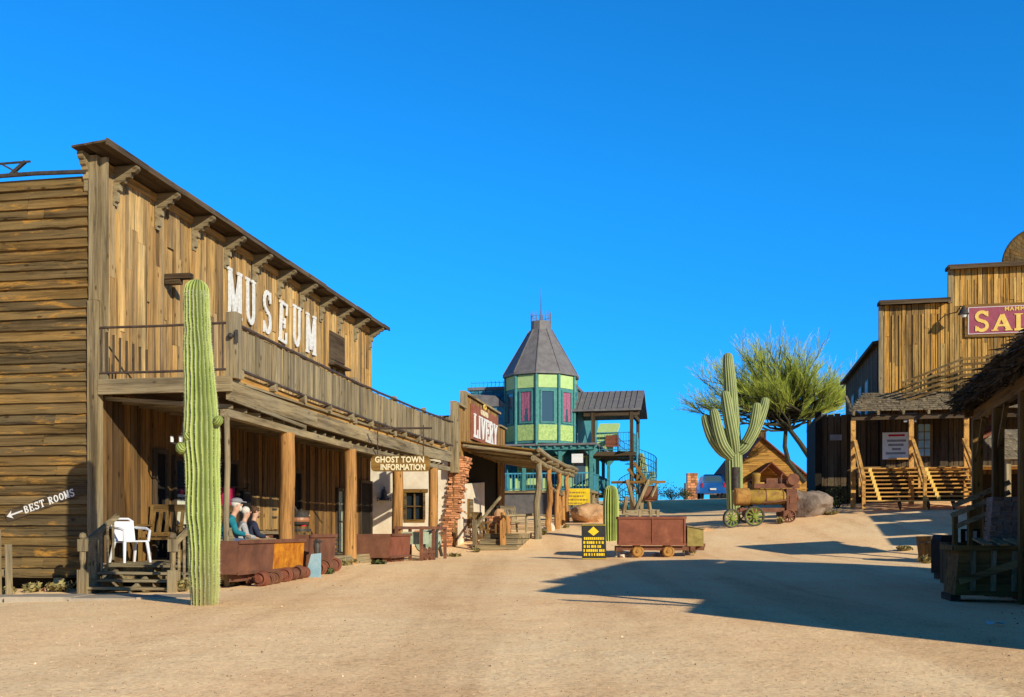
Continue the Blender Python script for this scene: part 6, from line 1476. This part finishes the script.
person('seated bearded man in a teal jacket and grey flat cap on the porch', seat_at(224, 17.7), R(-62), 'teal_jacket', 'white_hair', 'cap_grey', .86, lean=.25, beard='white_hair', seat=.38)
person('seated white-haired person in a grey sweater beside the teal jacket', seat_at(239, 18.6), R(-62), 'grey_knit', 'white_hair', None, .78, lean=.15, seat=.36)
person('seated brown-haired person in dark navy clothes behind the grey sweater', seat_at(250, 19.4), R(-55), 'navy_cloth', 'brown_hair', None, .80, lean=.1, seat=.36, pants='navy_cloth')
person('dark-haired person in a red top behind the plain brown ore tub', seat_at(301, 22.6), R(-70), 'red_cloth', 'brown_hair', None, .78, lean=.1, seat=.36)
jk = thing('hanging_coat', 'long black coat hanging on the porch wall left of the hatches', 'coat', W(.12, 5.75, 0), ROT)
mb = MB()
for i in range(6): yy = -.2+.08*i; mb.hexa([(0, yy, 1.3), (.12+.03*(i % 2), yy, 1.3), (.12+.03*(i % 2), yy+.078, 1.3), (0, yy+.078, 1.3), (0, yy*.8, 2.5), (.08, yy*.8, 2.5), (.08, yy*.8+.06, 2.5), (0, yy*.8+.06, 2.5)])
mb.build('coat_body', 'black', jk); MB().tube([(0, .0, 2.55), (.12, .0, 2.58), (.14, 0, 2.66)], .015, 6).build('hook', 'iron', jk)

# ------------------------------------------------------------------ brush-roofed market shelter on the right
RD = R(-16); ro = Vector((9.02, 20.0, .5))
ra_ = thing('market_shelter', 'shaded market shelter with a shaggy brush roof on square posts', 'shelter', ro, RD, zabs=True)
random.seed(17)
zE_ = 3.92
mb = MB()
def rz_(x): return zE_+.12+.30*x
mb.hexa([(-.05, -9.6, rz_(-.05)), (3.8, -9.6, rz_(3.8)), (3.8, .05, rz_(3.8)), (-.05, .05, rz_(-.05)), (-.05, -9.6, rz_(-.05)+.3), (3.8, -9.6, rz_(3.8)+.3), (3.8, .05, rz_(3.8)+.3), (-.05, .05, rz_(-.05)+.3)])
for _ in range(5200):
    y = U(-9.6, .1); x = -.16+abs(random.gauss(0, .2)) if random.random() < .8 else U(0, 2)
    if random.random() < .12: y = U(-.1, .2); x = U(0, 2.4)
    z = rz_(x)+U(-.05, .36); L_ = U(.08, .24); a = random.gauss(0, .9); d = Vector((-math.cos(a)*.8, math.sin(a)*.7, -U(.0, .7))).normalized()*L_
    s = Vector((U(-1, 1), U(-1, 1), U(-1, 1))).normalized()*U(.015, .035)
    mb.add([Vector((x, y, z))-s, Vector((x, y, z))+s, Vector((x, y, z))+d+s*.5, Vector((x, y, z))+d-s*.5], [(0, 1, 2, 3)])
mb.build('brush_roof', 'thatch', ra_)
mb = MB(); mb.bar((.22, -8, zE_-.06), (.22, .0, zE_-.06), .12, .22); mb.bar((.0, -.1, zE_+.0), (3.6, -.1, zE_+.95), .12, .2); mb.build('roof_beam', 'brown_y', ra_)
for y in (-.25, -2.4, -4.6, -7.5):
    p2 = ro.x+.3, ro.y+y
    MB().box(.13, .31, y-.09, y+.09, .2, zE_-.18).build('post', 'brown_z', ra_)
    MB().bar((.22, y-.1, zE_-.85), (.22, y-.75, zE_-.18), .07, .09).build('brace', 'brown_z', ra_)
mb = MB(); boards(mb, 2, -8, .2, .5, 4.9, 3.4, .05, (.2, .3), fixed='x', sgn=-1); mb.build('unseen_shade_wall', 'dark_z', ra_)  # wall out of view, added to keep the sun off the shelter
# taller neighbour beyond the frame: its roof and post shadow the street
sh = thing('shop_front', 'dark plank shop with an overhanging eave beside the brush-roofed shelter', 'building', (6.45, 6.2, .5), RD, zabs=True)
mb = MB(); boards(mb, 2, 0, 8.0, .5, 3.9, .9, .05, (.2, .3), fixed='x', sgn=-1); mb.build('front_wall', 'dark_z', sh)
MB().box(.92, 6, 0, 8.0, .5, 3.85).build('body', 'dark_room', sh)
MB().box(-.1, 6.2, 1.5, 11.5, 4.5, 4.78).build('roof', 'dark_y', sh)
for y in (1.7, 5, 8): MB().box(.05, .2, y, y+.15, .4, 4.49).build('post', 'brown_z', sh)
MB().bar((.2, .35, 4.5), (6, -.25, 4.5), .09, .09).bar((2.8, .05, 4.5), (2.8, 1.6, 4.54), .1, .1).build('awning_pole', 'brown_x', sh)
# red hanging sign seen between the posts
hs = thing('hanging_sign', 'small red sign with cream letters hanging inside the market shelter', 'sign', (X(996, 19.0), 19.0, 3.0), 0)
a, b = X(989, 19.0)-X(996, 19.0), X(1004, 19.0)-X(996, 19.0); zt_, zb_ = Z(412, 19.0)-3.0, Z(420.5, 19.0)-3.0
bd = MB().box(a, b, 0, .03, zb_, zt_).build('board', 'sign_red', hs); put_text('lettering', 'TER', .14, .008, 'cream_paint', bd, face_mat(((a+b)/2+.02, -.006, (zt_+zb_)/2), (1, 0, 0), (0, 0, 1)), bold=.006)
MB().tube([(a+.03, .015, zt_), (a+.03, .015, zt_+.3)], .01, 5).tube([(b-.03, .015, zt_), (b-.03, .015, zt_+.3)], .01, 5).build('hanger', 'iron', hs)
ms_ = thing('slant_sign', 'slanting red and cream board nailed below the shelter roof end', 'sign', (X(980, 20.6), 20.6, 3.0), 0)
q = [(972, 440), (992, 424), (992, 434), (972, 450)]
bd = MB().add([(X(px, 20.6)-X(980, 20.6), 0, Z(py, 20.6)-3.0) for px, py in q]+[(X(px, 20.6)-X(980, 20.6), .03, Z(py, 20.6)-3.0) for px, py in q], [(3, 2, 1, 0), (4, 5, 6, 7), (0, 1, 5, 4), (1, 2, 6, 5), (2, 3, 7, 6), (3, 0, 4, 7)]).build('board', 'redtrim', ms_)
ws_ = thing('unseen_shade_store', 'unseen plank store added to shade the street, its slotted porch roof leaving lit strips', 'building', (17.6, 23.5, 1.2), 0, zabs=True)  # added out of view to cast shade before the saloon steps
mb = MB(); boards(mb, 2, 0, 9.3, .6, 4.6, 2.2, .05, (.2, .3), fixed='x', sgn=-1); mb.build('front_wall', 'dark_z', ws_)
MB().box(2.25, 7, 0, 9.3, .6, 4.55).build('body', 'dark_room', ws_)
MB().box(1.9, 7.3, -.3, 9.6, 5.0, 5.15).build('roof', 'dark_y', ws_)
for y0, y1 in ((-.3, 1.4), (2.0, 5.2), (5.9, 7.9), (8.6, 9.6)): MB().box(-.1, 1.88, y0, y1, 4.85, 4.95).build('porch_roof', 'dark_x', ws_)  # gaps left between roof pieces to let strips of sun through
for y in (0, 3, 6, 9): MB().box(.0, .14, y, y+.14, .6, 4.84).build('post', 'brown_z', ws_)
# bright market stand behind
st = thing('market_stand', 'pale sunlit market stand with a small shake roof behind the shelter posts', 'stall', (X(1024, 26), 26, 1.0), 0, zabs=True)
def mp_(px, py, y=26): return (X(px, y)-X(1006, y), Z(py, y))
mb = MB()
for i in range(7):
    x = -1.2
    while x < 1.5: w_ = U(.12, .25); mb.hexa([(x, -1.3+.22*i, 3.35+.12*i), (x+w_-.01, -1.3+.22*i, 3.35+.12*i), (x+w_-.01, -1.0+.22*i, 3.5+.12*i), (x, -1.0+.22*i, 3.5+.12*i), (x, -1.3+.22*i, 3.40+.12*i), (x+w_-.01, -1.3+.22*i, 3.40+.12*i), (x+w_-.01, -1.0+.22*i, 3.53+.12*i), (x, -1.0+.22*i, 3.53+.12*i)]); x += w_
mb.build('roof', 'shake', st)
for x in (-1.0, .2, 1.3): MB().box(x, x+.12, -1.1, -.98, .8, 3.4).build('post', 'grey_z', st)
MB().box(-.9, 1.4, -.9, -.3, .8, 1.9).build('counter', 'cream_cloth', st); MB().box(-1.05, 1.45, -.95, -.25, 1.9, 1.96).build('counter_top', 'grey_x', st)

# ------------------------------------------------------------------ clutter on the right
rock_stack = thing('stone_wall', 'bluish grey stacked stone chimney at the right edge in shade', 'stone wall', (X(1014, 17.6), 17.6, .5), R(-16), zabs=True)
mb = MB(); random.seed(23); z = .4; k = 0
while z < 2.15:
    lw_ = .52-.12*(z-.4)/1.7; x = -lw_
    while x < lw_: w_ = U(.10, .2); e = min(x+w_, lw_); mb.box(x+.006, e-.006, -.3+U(-.03, .02), .3, z, z+.075); x += w_
    z += .085; k += 1
mb.jitter(.006); mb.build('courses', 'rock_grey', rock_stack); 
MB().prism([(.4, -.46), (.4, .46), (2.12, .37), (2.12, -.37)], 1, -.265, .27).build('core', 'mortar', rock_stack)
def RR(px, Y_, z=0): return (X(px, Y_), Y_, gz(X(px, Y_), Y_)+z)
pb = thing('half_barrel', 'dark half barrel planter in the road by the right-hand clutter', 'planter', RR(933, 26.5), 0)
mb = MB(); n = 18
for k in range(n):
    a0, a1 = 2*PI*k/n, 2*PI*(k+.95)/n; r0, r1, h_ = .34, .42, .70
    mb.hexa([(r0*math.cos(a0), r0*math.sin(a0), 0), (r0*math.cos(a1), r0*math.sin(a1), 0), (r0*.88*math.cos(a1), r0*.88*math.sin(a1), 0), (r0*.88*math.cos(a0), r0*.88*math.sin(a0), 0), (r1*math.cos(a0), r1*math.sin(a0), h_), (r1*math.cos(a1), r1*math.sin(a1), h_), (r1*.9*math.cos(a1), r1*.9*math.sin(a1), h_), (r1*.9*math.cos(a0), r1*.9*math.sin(a0), h_)])
mb.build('staves', 'brown_z', pb)
for z, r_ in ((.12, .36), (.52, .405)): MB().lathe([(r_-.01, z), (r_+.008, z), (r_+.012, z+.05), (r_-.01, z+.05)], (0, 0, 0), 22).build('hoop', 'iron', pb)
MB().lathe([(.001, .58), (.36, .58)], (0, 0, 0), 18).build('soil', 'bark', pb)
nb_ = thing('newspaper_box', 'narrow black box with white printed front beside the half barrel', 'box', RR(943, 20.5), R(15))
MB().box(-.17, .17, -.15, .15, .12, .80).build('case', 'black', nb_); MB().prism([(.80, -.17), (.80, .17), (.90, .13), (.90, -.13)], 1, -.14, .14).build('top', 'black', nb_)
mb = MB(); [mb.box(-.13+U(0, .04), .0+U(0, .12), -.156, -.151, z, z+U(.02, .05)) for z in (.25, .33, .44, .52, .60, .68)]; mb.build('print', 'paper', nb_)
MB().box(-.14, -.08, -.1, .1, 0, .12).box(.08, .14, -.1, .1, 0, .12).build('feet', 'iron', nb_)
# big timber ore box in front, pale slats and brace stand in for sun stripes
Yb = 16.4; bx_ = thing('timber_bin', 'dark heavy timber ore bin with an angled front at the right edge', 'bin', RR(985, Yb), R(-14))
mb = MB(); mb.hexa([(-.55, -.5, .12), (.85, -.5, .12), (.85, .5, .12), (-.55, .5, .12), (-.50, -.62, .86), (.95, -.62, .86), (.95, .6, .86), (-.50, .6, .86)]); mb.build('bin_body', 'brown_x', bx_)
MB().box(-.58, 1.0, -.7, -.6, .84, .92).box(-.6, -.5, -.6, .62, .84, .92).build('rim', 'brown_x', bx_)
MB().bar((-.5, -.60, .35), (.8, -.67, .80), .05, .11, up=(0, 0, 1)).build('diagonal_brace', 'gold_x', bx_)
for x in (-.1, .14, .38, .62): MB().bar((x, -.72, .935), (x+.06, .5, 1.02), .13, .03).build('slat', 'gold_y', bx_)
MB().box(-.6, -.45, -.45, .45, 0, .12).box(.6, .75, -.45, .45, 0, .12).build('skid', 'dark_y', bx_)
for x in (-.3, 0, .3): MB().bar((x, -.59, .2), (x, -.66, .84), .08, .03, up=(0, 1, 0)).build('upright', 'grey_z', bx_)
# ramp rail and dark crate behind the bin
rr2 = thing('ramp_railing', 'slanting timber ramp railing behind the ore bin', 'railing', RR(975, 18.6), 0)
def q2(px, py, y=18.6): return (X(px, y)-X(975, y), y-18.6, Z(py, y)-gz(X(975, 18.6), 18.6))
for a, b in (((951, 516), (1000, 492)), ((955, 527), (1000, 504)), ((953, 506), (1000, 482))): MB().bar(q2(*a), q2(*b, 18.2), .06, .09).build('rail', 'grey_x', rr2)
for px, t_, b_ in ((955, 512, 556), (970, 505, 552), (985, 498, 548), (998, 490, 545)): MB().bar(q2(px, b_), q2(px, t_), .08).build('post', 'brown_z', rr2)
dc = thing('wooden_crate', 'dark upright crate with a white striped tag behind the ore bin', 'crate', RR(962, 19.2), R(-10))
mb = MB(); 
for i in range(5): mb.box(-.33+.132*i, -.33+.132*i+.126, -.3, -.27, .05, .85)
mb.box(-.33, .33, -.265, .3, .05, .84); mb.box(-.35, .35, -.32, -.302, .05, .13); mb.box(-.35, .35, -.32, -.302, .76, .84); mb.build('crate_body', 'brown_z', dc)
MB().box(-.02, .06, -.33, -.322, .88, 1.06).box(.10, .18, -.33, -.322, .88, 1.06).build('tag', 'paper', dc); MB().box(-.1, .24, -.32, -.29, .845, 1.1).build('tag_board', 'black', dc)
rb = barrel('dark barrel at the far right beside the grey stone chimney', RR(1032, 16.8), .34, .95, 'dark_z')
lt = MB(); random.seed(3)
lt.add([(-.10, -.04, .0), (.0, -.06, .035), (.11, -.03, .005), (.12, .05, .03), (.02, .06, .01), (-.09, .05, .04)], [(0, 1, 5), (1, 4, 5), (1, 2, 4), (2, 3, 4)])
o = lt.build('litter_paper', 'paper'); o.location = RR(995, 11.3, .01); tag(o, 'crumpled white paper lying on the dirt at lower right', 'litter')
